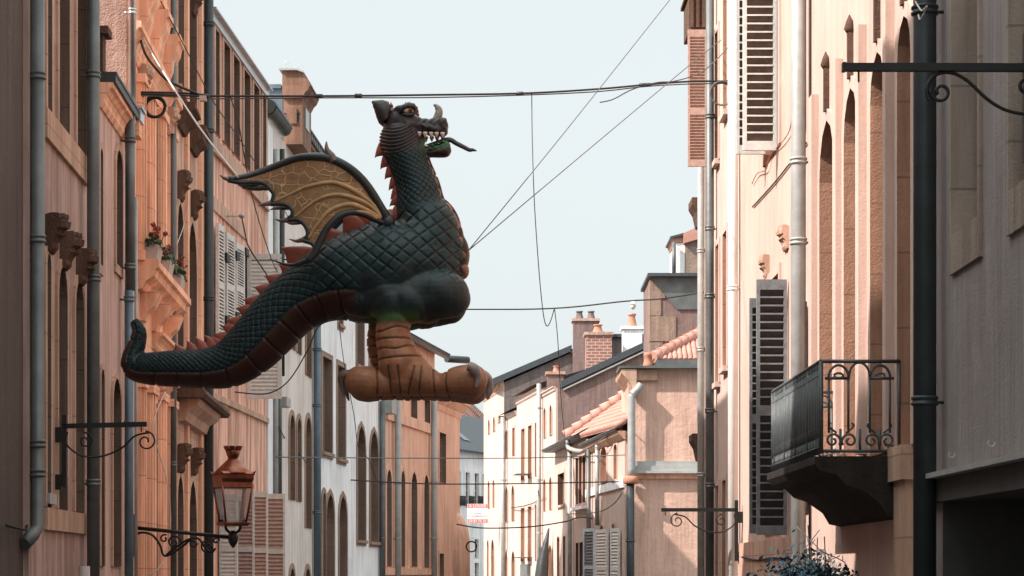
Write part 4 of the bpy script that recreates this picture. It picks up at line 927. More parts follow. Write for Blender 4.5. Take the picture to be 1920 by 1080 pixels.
# ================================================================== LAMPS, BRACKETS, PLANTS, CABLES, SIGN
def scroll_bracket(name, f, px, ytop, ybot, ybar, length, label, drop=0., sc=1., mat='iron', thick=.022, mirrored=False):
    u = f.U(px); H = lambda y: f.H(px, y); B = empty(name, f.P(u, H(ybar), 0), label, 'bracket')
    m = MB(); m.boxf(f, u - thick, u + thick, H(ybot), H(ytop), .06, .06 + 2 * thick)
    for y in (ytop + (ybot - ytop) * .28, ybot - (ybot - ytop) * .06): m.boxf(f, u - thick * .9, u + thick * .9, H(y) - .07, H(y) + .07, .0, .059)
    m.build('wall_plate', mat, B)
    hb = H(ybar); m = MB(); P = f.P
    a = [P(u - thick, hb - thick, .062), P(u + thick, hb - thick, .062), P(u + thick, hb - thick - drop, length), P(u - thick, hb - thick - drop, length)]
    b = [p + Vector((0, 0, 2 * thick)) for p in a]
    m.hexa([a[0], a[1], a[2], a[3], b[0], b[1], b[2], b[3]]); m.tube([P(u, hb - thick - drop, length - .05), P(u, hb - thick - drop - .05, length - .05)], .006, 5)
    m.build('arm', mat, B)
    n = tuple(Vector((f.n.x, f.n.y, 0))); r = .075 * sc
    m = MB(); c1 = P(u, hb - thick - .11 * sc, .10 + .17 * sc)
    sp = spiral(c1, n, (0, 0, 1), r, .018, PI * .55, PI * .55 - 7.6); e0 = sp[0]
    q = smooth_path([P(u, hb - thick - .03, .11), P(u, hb - .17 * sc, .105), P(u, hb - .27 * sc, .18 * sc + .06), P(u, hb - .275 * sc, .34 * sc + .08), P(u, hb - .2 * sc, .50 * sc + .1), P(u, hb - .09 * sc, .62 * sc + .1), P(u, hb - .035 * sc - thick, .75 * sc + .1)], 7)
    m.tube(q, .008 * sc + .001, 7); m.tube(sp, .008 * sc, 7)
    c2 = P(u, hb - thick - .115 * sc, .72 * sc + .1); m.tube(spiral(c2, n, (0, 0, 1), .095 * sc, .02, PI * .5, PI * .5 - 8.2), .008 * sc, 7)
    m.build('scroll', mat, B); return B
scroll_bracket('sign_bracket', fL1, 104, 778, 912, 799, .83, 'black iron sign bracket on the mauve wall between two drainpipes, left', drop=-.02)
scroll_bracket('sign_bracket', fRe, 1393, 938, 1052, 956, 1.02, 'black iron scroll bracket beside the grey lower shutter, right', drop=0)
fx = line(RA, RB, 9, 13, -1)
# big bracket at the upper right: its wall plate is outside the frame
u = fx.U(1935); zb = fx.P(u, 0).y; hb = EYE + (VY - 127) * zb / FPX
B = empty('sign_bracket', fx.P(u, hb), 'big black iron bracket with curling scrolls crossing the upper right corner', 'bracket')
LN = fx.P(u, 0).x - (1585 - VX) * zb / FPX
m = MB(); m.boxf(fx, u - .025, u + .025, hb - .55, hb + .2, 0, .05); m.build('wall_plate', 'iron', B)
m = MB(); m.boxf(fx, u - .022, u + .022, hb - .022, hb + .022, .051, LN); m.boxf(fx, u - .024, u + .024, hb - .026, hb + .026, LN, LN + .02); m.build('arm', 'iron', B)
c = lambda px, py: Q(px, py, zb)
m = MB(); m.tube(smooth_path([c(1742, 190), c(1738, 165), c(1752, 142), c(1780, 136), c(1812, 150), c(1850, 185), c(1885, 206), c(1925, 213), c(1950, 200)], 8), .0105, 8)
m.tube(spiral(c(1764, 172), (-1, 0, 0), (0, 0, 1), .062, .02, PI * .1, PI * .1 + -7.4), .0105, 8)
m.tube(spiral(c(1926, 158), (-1, 0, 0), (0, 0, 1), .08, .02, PI * .5, PI * .5 + 7.4), .0105, 8); m.build('scroll', 'iron', B)
m = MB(); m.tube([c(1610, 133), c(1610, 154)], .006, 5); m.build('hook', 'iron', B)

# --- street lantern
zl = fL3.P(fL3.U(250), 0).y + .05
c = lambda px, py, dy=0.: Q(px, py, zl + dy)
B = empty('street_lantern', c(443, 990), 'copper capped street lantern on a scrolled black wall bracket, left', 'street lamp')
u = fL3.U(250); wl = fL3.P(u, 0)
m = MB(); a, b = c(238, 988), c(436, 1008); m.tube([a, b], .022, 8); m.lathe(a + Vector((.06, 0, 0)), [(.03, -.02), (.035, 0), (.03, .02)], 8, axis=(1, 0, 0)); m.build('arm', 'iron', B)
m = MB(); m.boxf(fL3, u - .04, u + .04, a.z - .35, a.z + .15, 0, .04); m.build('wall_plate', 'iron', B)
m = MB()
for pts, r in (([(246, 1012), (262, 999), (285, 1003), (300, 1022), (306, 1040), (318, 1040), (345, 1022), (358, 1010)], .014), ([(312, 1040), (330, 1026), (352, 1012), (372, 1010), (384, 1026), (396, 1036), (404, 1028)], .013), ([(250, 1036), (244, 1046)], .012)):
    m.tube(smooth_path([c(*p) for p in pts], 7), r, 8)
for px, py, r0, a0, tr in ((326, 1017, .085, 0, 8.), (308, 1010, .05, 1, 6.5), (390, 1026, .085, 2, 8.), (362, 1018, .05, 0, -6.5), (405, 1014, .04, 0, 6)):
    m.tube(spiral(c(px, py), (1, 0, 0), (0, 0, 1), r0, .015, a0, a0 + tr), .011, 7)
m.build('scroll', 'iron', B)
m = MB(); kx = c(437, 1008); m.lathe(kx, [(.012, -.12), (.05, -.06), (.065, 0), (.045, .06), (.02, .08)], 8)
for s in (-1, 1): m.tube(smooth_path([kx + Vector((.01 * s, 0, .03)), kx + Vector((.08 * s, 0, .1)), kx + Vector((.09 * s, 0, .17)), kx + Vector((.14 * s, 0, .21))], 6), .016, 8)
m.build('fork', 'iron', B)
cc = c(437, 983); base = cc.z; r4 = .7854
Z = lambda y: c(0, y).z - base; R = lambda w: w / 2 / FPX * zl * 1.414
rot = r4 + .42
m = MB(); m.lathe(cc, [(R(44), -.02), (R(50), .0), (R(50), .02), (R(40), .03)], 4, rot=rot, smooth=False); m.build('base_ring', 'copper', B)
m = MB(); m.lathe(cc, [(R(36), .032), (R(56), Z(913))], 4, rot=rot, smooth=False); m.build('glass', 'lamp_glass', B)
m = MB(); ex = Vector((1, 0, 0)); 
for k in range(4):
    aa = rot + k * PI / 2; d = Vector((math.cos(aa), math.sin(aa), 0)); m.tube([cc + d * R(39) + Vector((0, 0, .02)), cc + d * R(59) + Vector((0, 0, Z(912)))], .014, 6)
m.build('frame', 'copper', B)
m = MB(); m.lathe(cc, [(R(54), Z(916)), (R(62), Z(914)), (R(58), Z(905)), (R(62), Z(898)), (R(62), Z(890)), (R(66), Z(889)), (R(60), Z(885))], 4, rot=rot, smooth=False)
m.lathe(cc, [(R(51), Z(890)), (R(50), Z(886)), (R(33), Z(874)), (R(15), Z(862)), (R(13), Z(859))], 28); m.build('roof', 'copper', B)
m = MB(); m.lathe(cc, [(R(13), Z(863)), (R(13.5), Z(858)), (R(16), Z(855)), (R(21), Z(843)), (R(19.5), Z(843)), (R(14), Z(852))], 24)
for k in range(8):
    aa = k * PI / 4; d = Vector((math.cos(aa), math.sin(aa), 0)); q = cc + d * R(20.3) + Vector((0, 0, Z(843))); e = d.cross(Vector((0, 0, 1)))
    m.hexa([q - e * .03 - d * .008, q + e * .03 - d * .008, q + e * .03 + d * .008, q - e * .03 + d * .008] + [p + Vector((0, 0, .04)) + d * .012 for p in (q - e * .03 - d * .008, q + e * .03 - d * .008, q + e * .03 + d * .008, q - e * .03 + d * .008)])
m.build('crown', 'copper', B)
for k in range(4):
    aa = rot + k * PI / 2; d = Vector((math.cos(aa), math.sin(aa), 0)); m = MB(); m.tube([cc + d * R(60) + Vector((0, 0, Z(890))), cc + d * R(68) + Vector((0, 0, Z(883)))], [.02, .003], 6); m.build('corner_leaf', 'copper', B)

# --- geranium planters on the ornate ledge
cols = ['petal_red', 'petal_pink', 'petal_red']
labs = ['pale planter of tall red and mauve geraniums, nearest on the ornate ledge', 'middle pale planter of mauve geraniums on the ornate ledge', 'pale square planter of red geraniums at the far end of the ornate ledge']
for k, px in enumerate((262, 286, 309)):
    u = fL3.U(px); z0 = 5.325; B = empty('flower_planter', fL3.P(u, z0, .2), labs[k], 'planter', 'geranium planters on the ledge')
    m = MB(); a = [fL3.P(u + x, z0 + .002, o) for x, o in ((-.2, .10), (.2, .10), (.2, .22), (-.2, .22))]; b = [fL3.P(u + x * 1.08, z0 + .17, o + (.03 if o > .15 else -.02)) for x, o in ((-.2, .10), (.2, .10), (.2, .22), (-.2, .22))]
    m.hexa(a + b); m.build('box', 'pot', B)
    lf = MB(); rnd = random.Random(k)
    for i in range(110):
        q = fL3.P(u + rnd.gauss(0, .17), z0 + .15 + abs(rnd.gauss(0, .08)), .16 + rnd.gauss(0, .05)); n = Vector((rnd.gauss(0, 1), rnd.gauss(0, 1), rnd.gauss(.5, 1))).normalized(); e = n.orthogonal().normalized(); g2 = n.cross(e); r = rnd.uniform(.02, .04)
        lf.face([q + e * r * math.cos(t) + g2 * r * math.sin(t) for t in [2 * PI * j / 6 for j in range(6)]])
    lf.build('leaves', 'leaf', B)
    for i in range(6 if k else 5):
        st = fL3.P(u + rnd.gauss(0, .16), z0 + .16, .16 + rnd.gauss(0, .04)); tp = st + Vector((rnd.gauss(.03, .03), rnd.gauss(0, .04), rnd.uniform(.10, .28))); q = MB(); q.cur = 1; q.tube([st, tp], .005, 5); q.cur = 0
        for j in range(26):
            n = Vector((rnd.gauss(0, 1), rnd.gauss(0, 1), rnd.gauss(0, 1))).normalized(); p = tp + n * .027; e = n.orthogonal().normalized(); g2 = n.cross(e)
            q.face([p + e * .015 * math.cos(t) + g2 * .015 * math.sin(t) + n * .006 * math.cos(2 * t) for t in [2 * PI * j2 / 5 for j2 in range(5)]])
        q.build('flower', [cols[(k + i) % 3], 'leaf'], B)
# --- bluish plant under the balcony
f = fR1; u = f.U(1572); B = empty('hanging_plant', f.P(u, 1.46, .3), 'bluish leafy plant hanging below the iron balcony', 'plant')
m = MB(); m.boxf(f, u - 1.3, u + 1.3, 1.28, 1.5, .12, .38); m.build('trough', 'iron_grey', B)
rnd = random.Random(3); lf = MB()
for i in range(1500):
    uu = u + rnd.uniform(-1.2, 1.0); dens = math.exp(-((uu - u - .3) / .7) ** 2); q = f.P(uu, 1.5 + abs(rnd.gauss(0, .12)) * (.5 + .7 * dens), .28 + rnd.gauss(0, .15)); n = Vector((rnd.gauss(0, 1), rnd.gauss(0, 1), rnd.gauss(0, 1))).normalized(); e = n.orthogonal().normalized(); g2 = n.cross(e); L = rnd.uniform(.04, .085)
    lf.face([q, q + e * L * .5 + g2 * L * .22, q + e * L, q + e * L * .5 - g2 * L * .22])
lf.build('leaves', 'leaf_blue', B)
st = MB()
for i in range(14):
    uu = u + rnd.uniform(-1.2, 1.0); p0 = f.P(uu, 1.5, .25); st.tube(smooth_path([p0, p0 + Vector((rnd.gauss(0, .08), rnd.gauss(0, .1), rnd.uniform(.1, .25))), p0 + Vector((rnd.gauss(-.05, .15), rnd.gauss(0, .2), rnd.uniform(.2, .55)))], 5), .005, 5)
st.build('stems', 'cable_gr', B)
# --- estate agent's board
fb = fRb; u = fb.U(938); h0, h1 = fb.H(938, 981), fb.H(938, 945)
pc = fb.P(u, h0, .9); B = empty('letting_sign', pc, 'small white and red letting board hung between the far cream houses', 'sign')
wd = 39 / FPX * pc.y / 2
m = MB(); m.box(pc.x - wd, pc.x + wd, pc.y, pc.y + .03, h0, h1); m.build('board', 'sign_wh', B)
hh = h1 - h0
m = MB(); m.box(pc.x - wd + .01, pc.x + wd - .01, pc.y - .004, pc.y - .001, h1 - hh * .22, h1 - .01); m.box(pc.x - wd + .01, pc.x + wd - .01, pc.y - .004, pc.y - .001, h0 + .01, h0 + hh * .21); m.build('red_band', 'sign_red', B)
def text(body_, size, x, z, mat):
    cu = bpy.data.curves.new('lettering', 'FONT'); cu.body = body_; cu.size = size; cu.align_x = 'CENTER'; cu.extrude = .002; cu.fill_mode = 'BOTH'; cu.resolution_u = 3
    o = bpy.data.objects.new('lettering', cu); C.objects.link(o); o.rotation_euler = (PI / 2, 0, 0); o.location = (x, pc.y - .012, z)
    bpy.context.view_layer.update(); me_ = bpy.data.meshes.new_from_object(o.evaluated_get(bpy.context.evaluated_depsgraph_get())); mw = o.matrix_world.copy(); bpy.data.objects.remove(o)
    me_.transform(mw); me_.transform(Matrix.Translation(-ORG[B.name])); me_.materials.clear(); me_.materials.append(M[mat])
    o = bpy.data.objects.new('lettering', me_); C.objects.link(o); o.parent = B
text('A LOUER', hh * .22, pc.x, h1 - hh * .19, 'sign_wh'); text('A. GUERMONT', hh * .15, pc.x, h0 + hh * .32, 'sign_gr'); [text(w_, hh * .19, pc.x + x_ * wd, h0 + hh * .04, 'sign_wh') for w_, x_ in (('03', -.66), ('87', -.22), ('75', .22), ('10', .66))]; text('immobilier', hh * .10, pc.x, h0 + hh * .5, 'sign_gr')
# --- folded dark awning cloth at the far right shopfront
f = line(aB, bB, zB(1042), zB(1010), -1); u = f.U(1037); B = MB(); P = f.P
rows = []
for h, w_, o in ((.4, .25, .3), (1.2, .3, .4), (2.0, .24, .34), (2.6, .12, .24), (3.1, .03, .14)):
    rows.append([P(u + w_ * .8 * math.cos(a), h, o + w_ * .7 * math.sin(a) * (1 + .25 * math.cos(5 * a))) for a in [2 * PI * k / 20 for k in range(20)]])
B.grid(rows, True); B.face(rows[-1]); tag(B.build('folded_parasol', 'iron_grey', None, loc=P(u, .2, .5)), 'folded dark parasol standing against the cream house, far right', 'parasol')

# --- cables
fe = lambda f, px, py, o=.05: f.P(f.U(px, o), f.H(px, py, o), o)
wl_, wr_ = fe(fL3, 264, 176), fe(fRe, 1366, 152, .03)
def imgline(p0, p1, pts):                              # world points between p0 and p1 whose depth follows the chord
    out = []
    for px, py in pts:
        k = (px - VX) / FPX; d = p1 - p0; t = (k * p0.y - p0.x) / (d.x - k * d.y); out.append(Q(px, py, p0.y + d.y * t))
    return out
B = empty('cable_bundle', wl_, 'thick black cable bundle crossing the street above the dragon head', 'cable')
mid = imgline(wl_, wr_, [(330, 178), (385, 180), (620, 180), (800, 178), (980, 175), (1120, 167), (1210, 159), (1290, 153)])
cable('strand', [wl_] + mid + [wr_], .013, '', '', 'cable', parent=B)
cable('strand', [wl_ + Vector((0, 0, -.02))] + [p + Vector((0, .02, -.018 - .01 * (i % 2))) for i, p in enumerate(mid)] + [wr_ + Vector((0, 0, -.03))], .008, '', '', 'cable_gr', parent=B)
cable('strand', [wl_ + Vector((0, 0, .02))] + [p + Vector((0, .02, .018 + .012 * ((i + 1) % 2))) for i, p in enumerate(mid[:2])], .012, '', '', 'cable', parent=B)
for px in (385, 598, 672, 975, 1205, 1215):
    p = imgline(wl_, wr_, [(px, np.interp(px, [385, 620, 980, 1210], [180, 180, 175.5, 159]))])[0]; m = MB(); m.lathe(p, [(.012, -.05), (.026, -.04), (.026, .04), (.012, .05)], 8, axis=(1, 0, 0)); m.build('cable_clamp', 'iron_grey', B)
p = imgline(wl_, wr_, [(381, 185)])[0]; m = MB(); m.box(p.x - .04, p.x + .04, p.y - .04, p.y + .04, p.z - .03, p.z + .03); m.build('junction_box', 'pot', B)
cable('strand', imgline(wl_, wr_, [(1125, 192), (1150, 186), (1185, 168), (1230, 155), (1265, 152), (1310, 138), (1340, 115)]) + [fe(fRe, 1366, 88, .02)], .008, '', '', 'cable_gr', parent=B)
def coil(name, c0, r, label, mat='cable', t=.014, n=3, e1=(1, 0, 0)):
    m = MB()
    for k in range(n): m.tube(spiral(c0 + Vector((0, .02 * k, 0)), e1, (0, 0, 1), r * (1 - .05 * k), r * (.97 - .05 * k), 0, 2 * PI, 30), t, 6)
    tag(m.build(name, mat, None, loc=c0), label, 'cable coil')
coil('cable_coil', fe(fL3, 290, 200, .14), .13, 'coiled black cable hanging on the ornate orange house', t=.018)
coil('cable_coil', fe(fRe, 1354, 175, .13), .16, 'grey cable coil by the open wooden shutter, right', 'cable_gr', .010)
coil('cable_coil', Q(884, 1025, 62), .16, 'small dark cable coil before the distant house', 'cable', .015)
m = MB(); m.tube([Q(859, 1012, 62.), Q(908, 1012, 62.)], .02, 6)
p = [fe(fL3, 262, 66, .06), Q(272, 100, 24.6), Q(292, 128, 25), Q(318, 153, 25.3), imgline(wl_, wr_, [(370, 176)])[0]]
cable('cable', p, .016, 'knotted black cable looping down the orange facade', 'cable')
cable('stay_rope', [fe(fL3, 262, 60, .08), Q(300, 125, 24.3), Q(375, 240, 23.2), Q(446, 332, 22 - .60)], .011, 'pale rope from the orange facade to the dragon wing tip', 'rope', 'rope')
dz = 22.0; ch = Q(878, 470, dz)
cable('guy_wire', [ch, Q(1065, 240, 25.3), Q(1262, -8, 28.6)], .006, 'thin steep wire from the dragon chest towards the upper right', 'wire', 'cable_gr')
cable('guy_wire', [ch, Q(1080, 300, 25.), Q(1287, 127, 27.8), fe(fRe, 1352, 75, .02)], .006, 'thin wire from the dragon chest up to the open shutter', 'wire', 'cable_gr')
hp = imgline(wl_, wr_, [(997, 175)])[0]
cable('hanging_wire', [hp] + [Q(a, b, hp.y) for a, b in ((998, 260), (1002, 380), (1010, 500), (1017, 575), (1022, 605), (1027, 611), (1033, 600), (1039, 580))], .007, 'thin wire hanging in a loop from the cable bundle', 'wire', 'cable_gr')
lo0, lo1 = Q(650, 575, 50), fe(fRe, 1319, 548, .03)
cable('cable', [fe(fL5, 480, 578, .1), Q(880, 580, 37), Q(1040, 578, 34), Q(1170, 565, 33), Q(1240, 560, 32.6), lo1], .012, 'black cable crossing low behind the dragon chest', 'cable')
cable('cable', [Q(1040, 580, 34), Q(1046, 640, 36), Q(1053, 760, 40), Q(1062, 845, 60)], .007, 'thin drop wire running down to the red roof', 'wire', 'cable_gr')
b_ = MB(); q = Q(1187, 572, 33); b_.lathe(q, [(.01, .07), (.03, .04), (.05, 0), (.035, -.05), (.005, -.07)], 10); tag(b_.build('hanging_bulb', 'sign_wh', None, loc=q), 'small white bulb hanging on the low cable', 'bulb')
cable('cable', [fe(fL6, 517, 857, .2), Q(750, 859, 50), Q(960, 859, 54), Q(1080, 856, 55), Q(1172, 853, 54.8)], .014, 'upper thin cable spanning the far street', 'cable', 'cable_gr')
cable('cable', [fe(fL7, 658, 900, .05), Q(800, 907, 53), Q(960, 907, 55), Q(1165, 903, 56)], .018, 'darker cable spanning the far street at mid height', 'cable')
cable('cable', [Q(857, 983, 64), Q(905, 990, 66), Q(990, 988, 66), Q(1060, 978, 64), Q(1085, 970, 62), Q(1110, 972, 60)], .022, 'sagging black cable before the far cream terrace', 'cable')
cable('cable', [fe(fRb, 958, 952, .1), Q(985, 948, 76), Q(1008, 938, 74), fe(fRb, 1009.4, 920, .3)], .018, 'short sagging cable from the letting board', 'cable')
cable('cable', [Q(1062, 964, 66), Q(1120, 960, 58), Q(1150, 945, 55.5), Q(1166, 925, 55)], .014, 'looping cable along the white string course', 'cable', 'cable_gr')
cable('cable', [Q(1070, 855, 66), Q(1100, 842, 60), Q(1140, 815, 57), Q(1172, 790, 54.7)], .016, 'sloping cable below the red roof eave', 'cable', 'cable_gr')
# thin wires along the left facades
cable('cable', [fe(fL3, 300, 0, .1), Q(345, 85, 27), Q(400, 190, 30), Q(450, 262, 33), Q(495, 330, 36), Q(520, 372, 39), fe(fL6, 545, 415, .1)], .008, 'thin wire slanting down the salmon facade behind the wing', 'wire')
cable('cable', [imgline(wl_, wr_, [(432, 181)])[0], Q(448, 235, 28), Q(463, 320, 30), Q(480, 395, 32), Q(505, 475, 34), Q(520, 510, 36)], .008, 'thin wire dropping from the cable bundle behind the wing', 'wire')
cable('cable', [fe(fL5, 453, 405, .3), Q(458, 430, 36.5), Q(466, 462, 36.6), Q(490, 500, 36.8), Q(510, 530, 37)], .012, 'chain and wire hung from a white knob, salmon facade', 'wire')
m = MB(); q = fe(fL5, 453, 405, .28); m.lathe(q, [(.03, -.04), (.05, 0), (.03, .05)], 10, axis=(1, 0, 0)); m.tube([q, q - Vector((.28, 0, 0))], .012, 6); tag(m.build('wall_knob', 'pot', None, loc=q), 'white insulator knob on the salmon facade', 'insulator')
cable('light_cable', [Q(440, 735, 21.7), Q(500, 738, 21.7), Q(540, 715, 21.7), Q(575, 660, 21.7), Q(598, 612, 21.7), Q(632, 598, 21.7), Q(655, 585, 21.7)], .007, 'black cable slung under the dragon tail', 'cable')
cable('cable', [Q(636, 605, 46), Q(645, 680, 47), Q(664, 780, 48), Q(672, 840, 48.5), fe(fL7, 690, 860, .1), fe(fL7, 706, 900, .1)], .009, 'thin wire hanging across the white house', 'wire')
cable('cable', [fe(fL3, 310, 735, .15), Q(288, 800, 26), Q(312, 900, 26), Q(320, 980, 26), Q(310, 1040, 25.8), Q(295, 1068, 25.6), Q(270, 1080, 25.5)], .007, 'pale loose cord hanging down the orange pilasters', 'cord', 'rope')
cable('cable', [fe(fL4, 346, 300, .1), Q(352, 370, 30), Q(345, 420, 30), fe(fL4, 332, 458, .1)], .006, 'pale cord draped past the carved keystone heads', 'cord', 'rope')
cable('cable', [fe(fL6, 522, 800, .2), Q(540, 830, 43), Q(560, 850, 44), fe(fL6, 575, 868, .05)], .011, 'short dark cable on the pale grey house', 'cable')
cable('cable', [fe(fR1, 1392, 1045, .07), fe(fR1, 1420, 1050, .06), fe(fR1, 1450, 1046, .06), fe(fR1, 1486, 1049, .06)], .012, 'frayed cable tacked along the stone plinth, right', 'cable')
cable('cable', [fe(fR1, 1410, 345, .02), fe(fR1, 1420, 325, .03), fe(fR1, 1436, 318, .03), fe(fR1, 1445, 290, .03), fe(fR1, 1470, 262, .03), fe(fR1, 1482, 238, .03), fe(fR1, 1484, 200, .03)], .006, 'rusty twisted cable beside the upper white shutter', 'cable', 'terracotta')
cable('cable', [fe(fR1, 1411, 388, .015), fe(fR1, 1450, 345, .015), fe(fR1, 1482, 305, .015), fe(fR1, 1512, 268, .015)], .009, 'thin dark cable slanting down the sunlit wall below the upper shutter', 'cable')
cable('cable', [fe(fR1, 1716, 2, .2), fe(fR1, 1728, 20, .22), fe(fR1, 1738, 12, .2), fe(fR1, 1726, 36, .22), fe(fR1, 1722, 28, .2)], .006, 'dry tangled twig caught on the thick dark drainpipe', 'twig', 'rope')
# ================================================================== DRAGON SCULPTURE hanging over the street
DY = 22.0; S = FPX / DY
def W(px, py, dy=0.): return Vector(((px - VX) / S, DY + dy, EYE + (VY - py) / S))
def WU(px, py, dy):                       # pixel of the photo measured on the tilted wing plane at depth DY+dy
    return Q(px, py, DY + dy)
D = empty('dragon_sculpture', W(740, 500), 'large teal scaled dragon sculpture with tan wing, hanging over the street', 'dragon sculpture')
# spine stations: px, py, half thickness in the picture plane (px), half width across (px)
ST = [(252, 600, 7, 7), (262, 622, 12, 12), (258, 645, 15, 15), (250, 668, 18, 19), (254, 686, 24, 25), (282, 690, 29, 30), (330, 690, 33, 35), (385, 690, 36, 40), (430, 681, 43, 46), (470, 652, 50, 52),
      (508, 612, 54, 56), (545, 574, 56, 60), (588, 545, 62, 68), (640, 524, 78, 82), (700, 515, 93, 92), (752, 498, 98, 94), (792, 462, 78, 80), (800, 425, 62, 66), (789, 388, 46, 52), (783, 352, 40, 45), (772, 320, 37, 41), (762, 292, 38, 40), (752, 262, 40, 38), (752, 240, 32, 32)]
def cr(a, n):
    a = np.array(a, float); out = []
    for i in range(len(a) - 1):
        p0, p1, p2, p3 = a[max(i - 1, 0)], a[i], a[i + 1], a[min(i + 2, len(a) - 1)]
        for k in range(n):
            t = k / n; out.append(.5 * (2 * p1 + (p2 - p0) * t + (2 * p0 - 5 * p1 + 4 * p2 - p3) * t * t + (3 * p1 - p0 - 3 * p2 + p3) * t ** 3))
    out.append(a[-1]); return np.array(out)
SP = cr(ST, 10)                                          # dense stations
cx = (SP[:, 0] - VX) / S; cz = EYE + (VY - SP[:, 1]) / S; ra = SP[:, 2] / S; rw = SP[:, 3] / S
tx, tz = np.gradient(cx), np.gradient(cz); tl = np.hypot(tx, tz); tx, tz = tx / tl, tz / tl
nx, nz = -tz, tx                                         # dorsal direction
def loft(m, idx=slice(None), n=36):
    rows = []
    for i in range(len(cx))[idx]:
        rows.append([Vector((cx[i] + nx[i] * ra[i] * math.cos(a), DY + rw[i] * math.sin(a), cz[i] + nz[i] * ra[i] * math.cos(a))) for a in [2 * PI * k / n for k in range(n)]])
    m.grid(rows, True); m.face(rows[0][::-1]); m.face(rows[-1])
def limb(m, pts, n=18):                                  # (px, py, dy, r px[, squash])
    p = cr([q[:4] for q in pts], 6)
    m.tube([W(a, b, c) for a, b, c, _ in p], [max(r, 1) / S for *_, r in p], n)
    for q in (p[0], p[-1]): m.ellipsoid(W(q[0], q[1], q[2]), q[3] / S, q[3] / S, q[3] / S, 14, 8)
bm_ = MB(); loft(bm_)
E = lambda px, py, dy, rx, ry, rz: bm_.ellipsoid(W(px, py, dy), rx / S, ry / S, rz / S, 22, 14)
E(775, 500, 0, 98, 88, 92); E(838, 478, 0, 40, 50, 50)    # chest
for sd_, ox in ((-1, 0), (1, -9)):
    dy = .30 * sd_
    E(775 + ox, 556, dy * .8, 84, 46, 46); E(820 + ox, 560, dy, 62, 44, 48); E(846 + ox, 566, dy * .95, 37, 38, 36); E(745 + ox, 575, dy, 56, 40, 40); E(800 + ox, 588, dy * .8, 40, 30, 25); E(705 + ox, 562, dy * .7, 72, 42, 40); E(808 + ox, 558, dy * .95, 72, 44, 50); E(770 + ox, 572, dy, 62, 42, 42); E(735 + ox, 560, dy * .85, 70, 44, 44)
    limb(bm_, [(742 + ox, 580, dy, 38), (741 + ox * 2.2, 606, dy, 33), (740 + ox * 2.6, 635, dy, 33), (746 + ox * 2.4, 662, dy, 36), (754 + ox, 688, dy, 42), (760, 712, dy, 36)])
    limb(bm_, [(764, 712, dy, 36), (728, 724, dy * 1.0, 22), (694, 721, dy, 29), (678, 720, dy, 29)])
    for ddx, tip in ((0., 0), (-.16, -1), (.17, 1)):
        e = 6 if ddx * sd_ > 0 else 0
        limb(bm_, [(770, 700, dy, 38), (800, 718, dy + ddx * .5, 28), (830, 727, dy + ddx * .8, 20), (858, 722, dy + ddx, 27), (884 - abs(ddx) * 30 + e, 721, dy + ddx * 1.1, 31)])
    bm_.ellipsoid(W(775, 736, dy), 95 / S, .10, 11 / S)
# head
E(752, 232, 0, 34, 30, 32); E(762, 262, 0, 36, 30, 30); E(748, 270, 0, 34, 34, 34)
for s in (-1, 1):
    E(768, 206, s * .11, 17, 9, 6); E(752, 208, s * .10, 12, 10, 7); E(829, 232, s * .062, 11, 11, 10); E(770, 262, s * .13, 14, 9, 20)
    limb(bm_, [(772, 238, s * .15, 6), (763, 248, s * .165, 5), (768, 264, s * .16, 5)], 10)
    limb(bm_, [(763, 235, s * .15, 5), (790, 240, s * .125, 4), (820, 247, s * .11, 5)], 10)
def boxloft(m, st, n=24):                                # (px, ytop, ybot, halfwidth px): superellipse sections
    st = cr(st, 6); rows = []
    for px, yt, yb, w in st:
        cy, hh = (yt + yb) / 2, (yb - yt) / 2; r = []
        for k in range(n):
            a = 2 * PI * k / n; c, s_ = math.cos(a), math.sin(a)
            r.append(W(px, cy - hh * math.copysign(abs(s_) ** .7, s_), w / S * math.copysign(abs(c) ** .7, c)))
        rows.append(r)
    m.grid(rows, True); m.face(rows[0][::-1]); m.face(rows[-1])
boxloft(bm_, [(748, 203, 262, 30), (766, 208, 262, 30), (784, 220, 254, 26), (800, 224, 253, 22), (814, 223, 254, 21), (828, 223, 256, 21), (837, 226, 254, 18), (840, 232, 250, 13)])
boxloft(bm_, [(748, 258, 300, 30), (770, 268, 300, 26), (788, 277, 297, 18), (806, 276, 292, 16), (824, 271, 292, 17), (838, 265, 291, 15), (844, 268, 284, 9)])
raw = bpy.data.objects.new('raw_body', bm_.mesh('raw_body', Vector((0, 0, 0)))); C.objects.link(raw)
mo = raw.modifiers.new('r', 'REMESH'); mo.mode = 'VOXEL'; mo.voxel_size = .0105; mo.use_smooth_shade = True
ms = raw.modifiers.new('s', 'SMOOTH'); ms.factor = .5; ms.iterations = 7
dg = bpy.context.evaluated_depsgraph_get(); me = bpy.data.meshes.new_from_object(raw.evaluated_get(dg))
bpy.data.objects.remove(raw)
nv = len(me.vertices); co = np.empty(nv * 3); me.vertices.foreach_get('co', co); co = co.reshape(-1, 3)
no = np.empty(nv * 3); me.vertex_normals.foreach_get('vector', no); no = no.reshape(-1, 3)
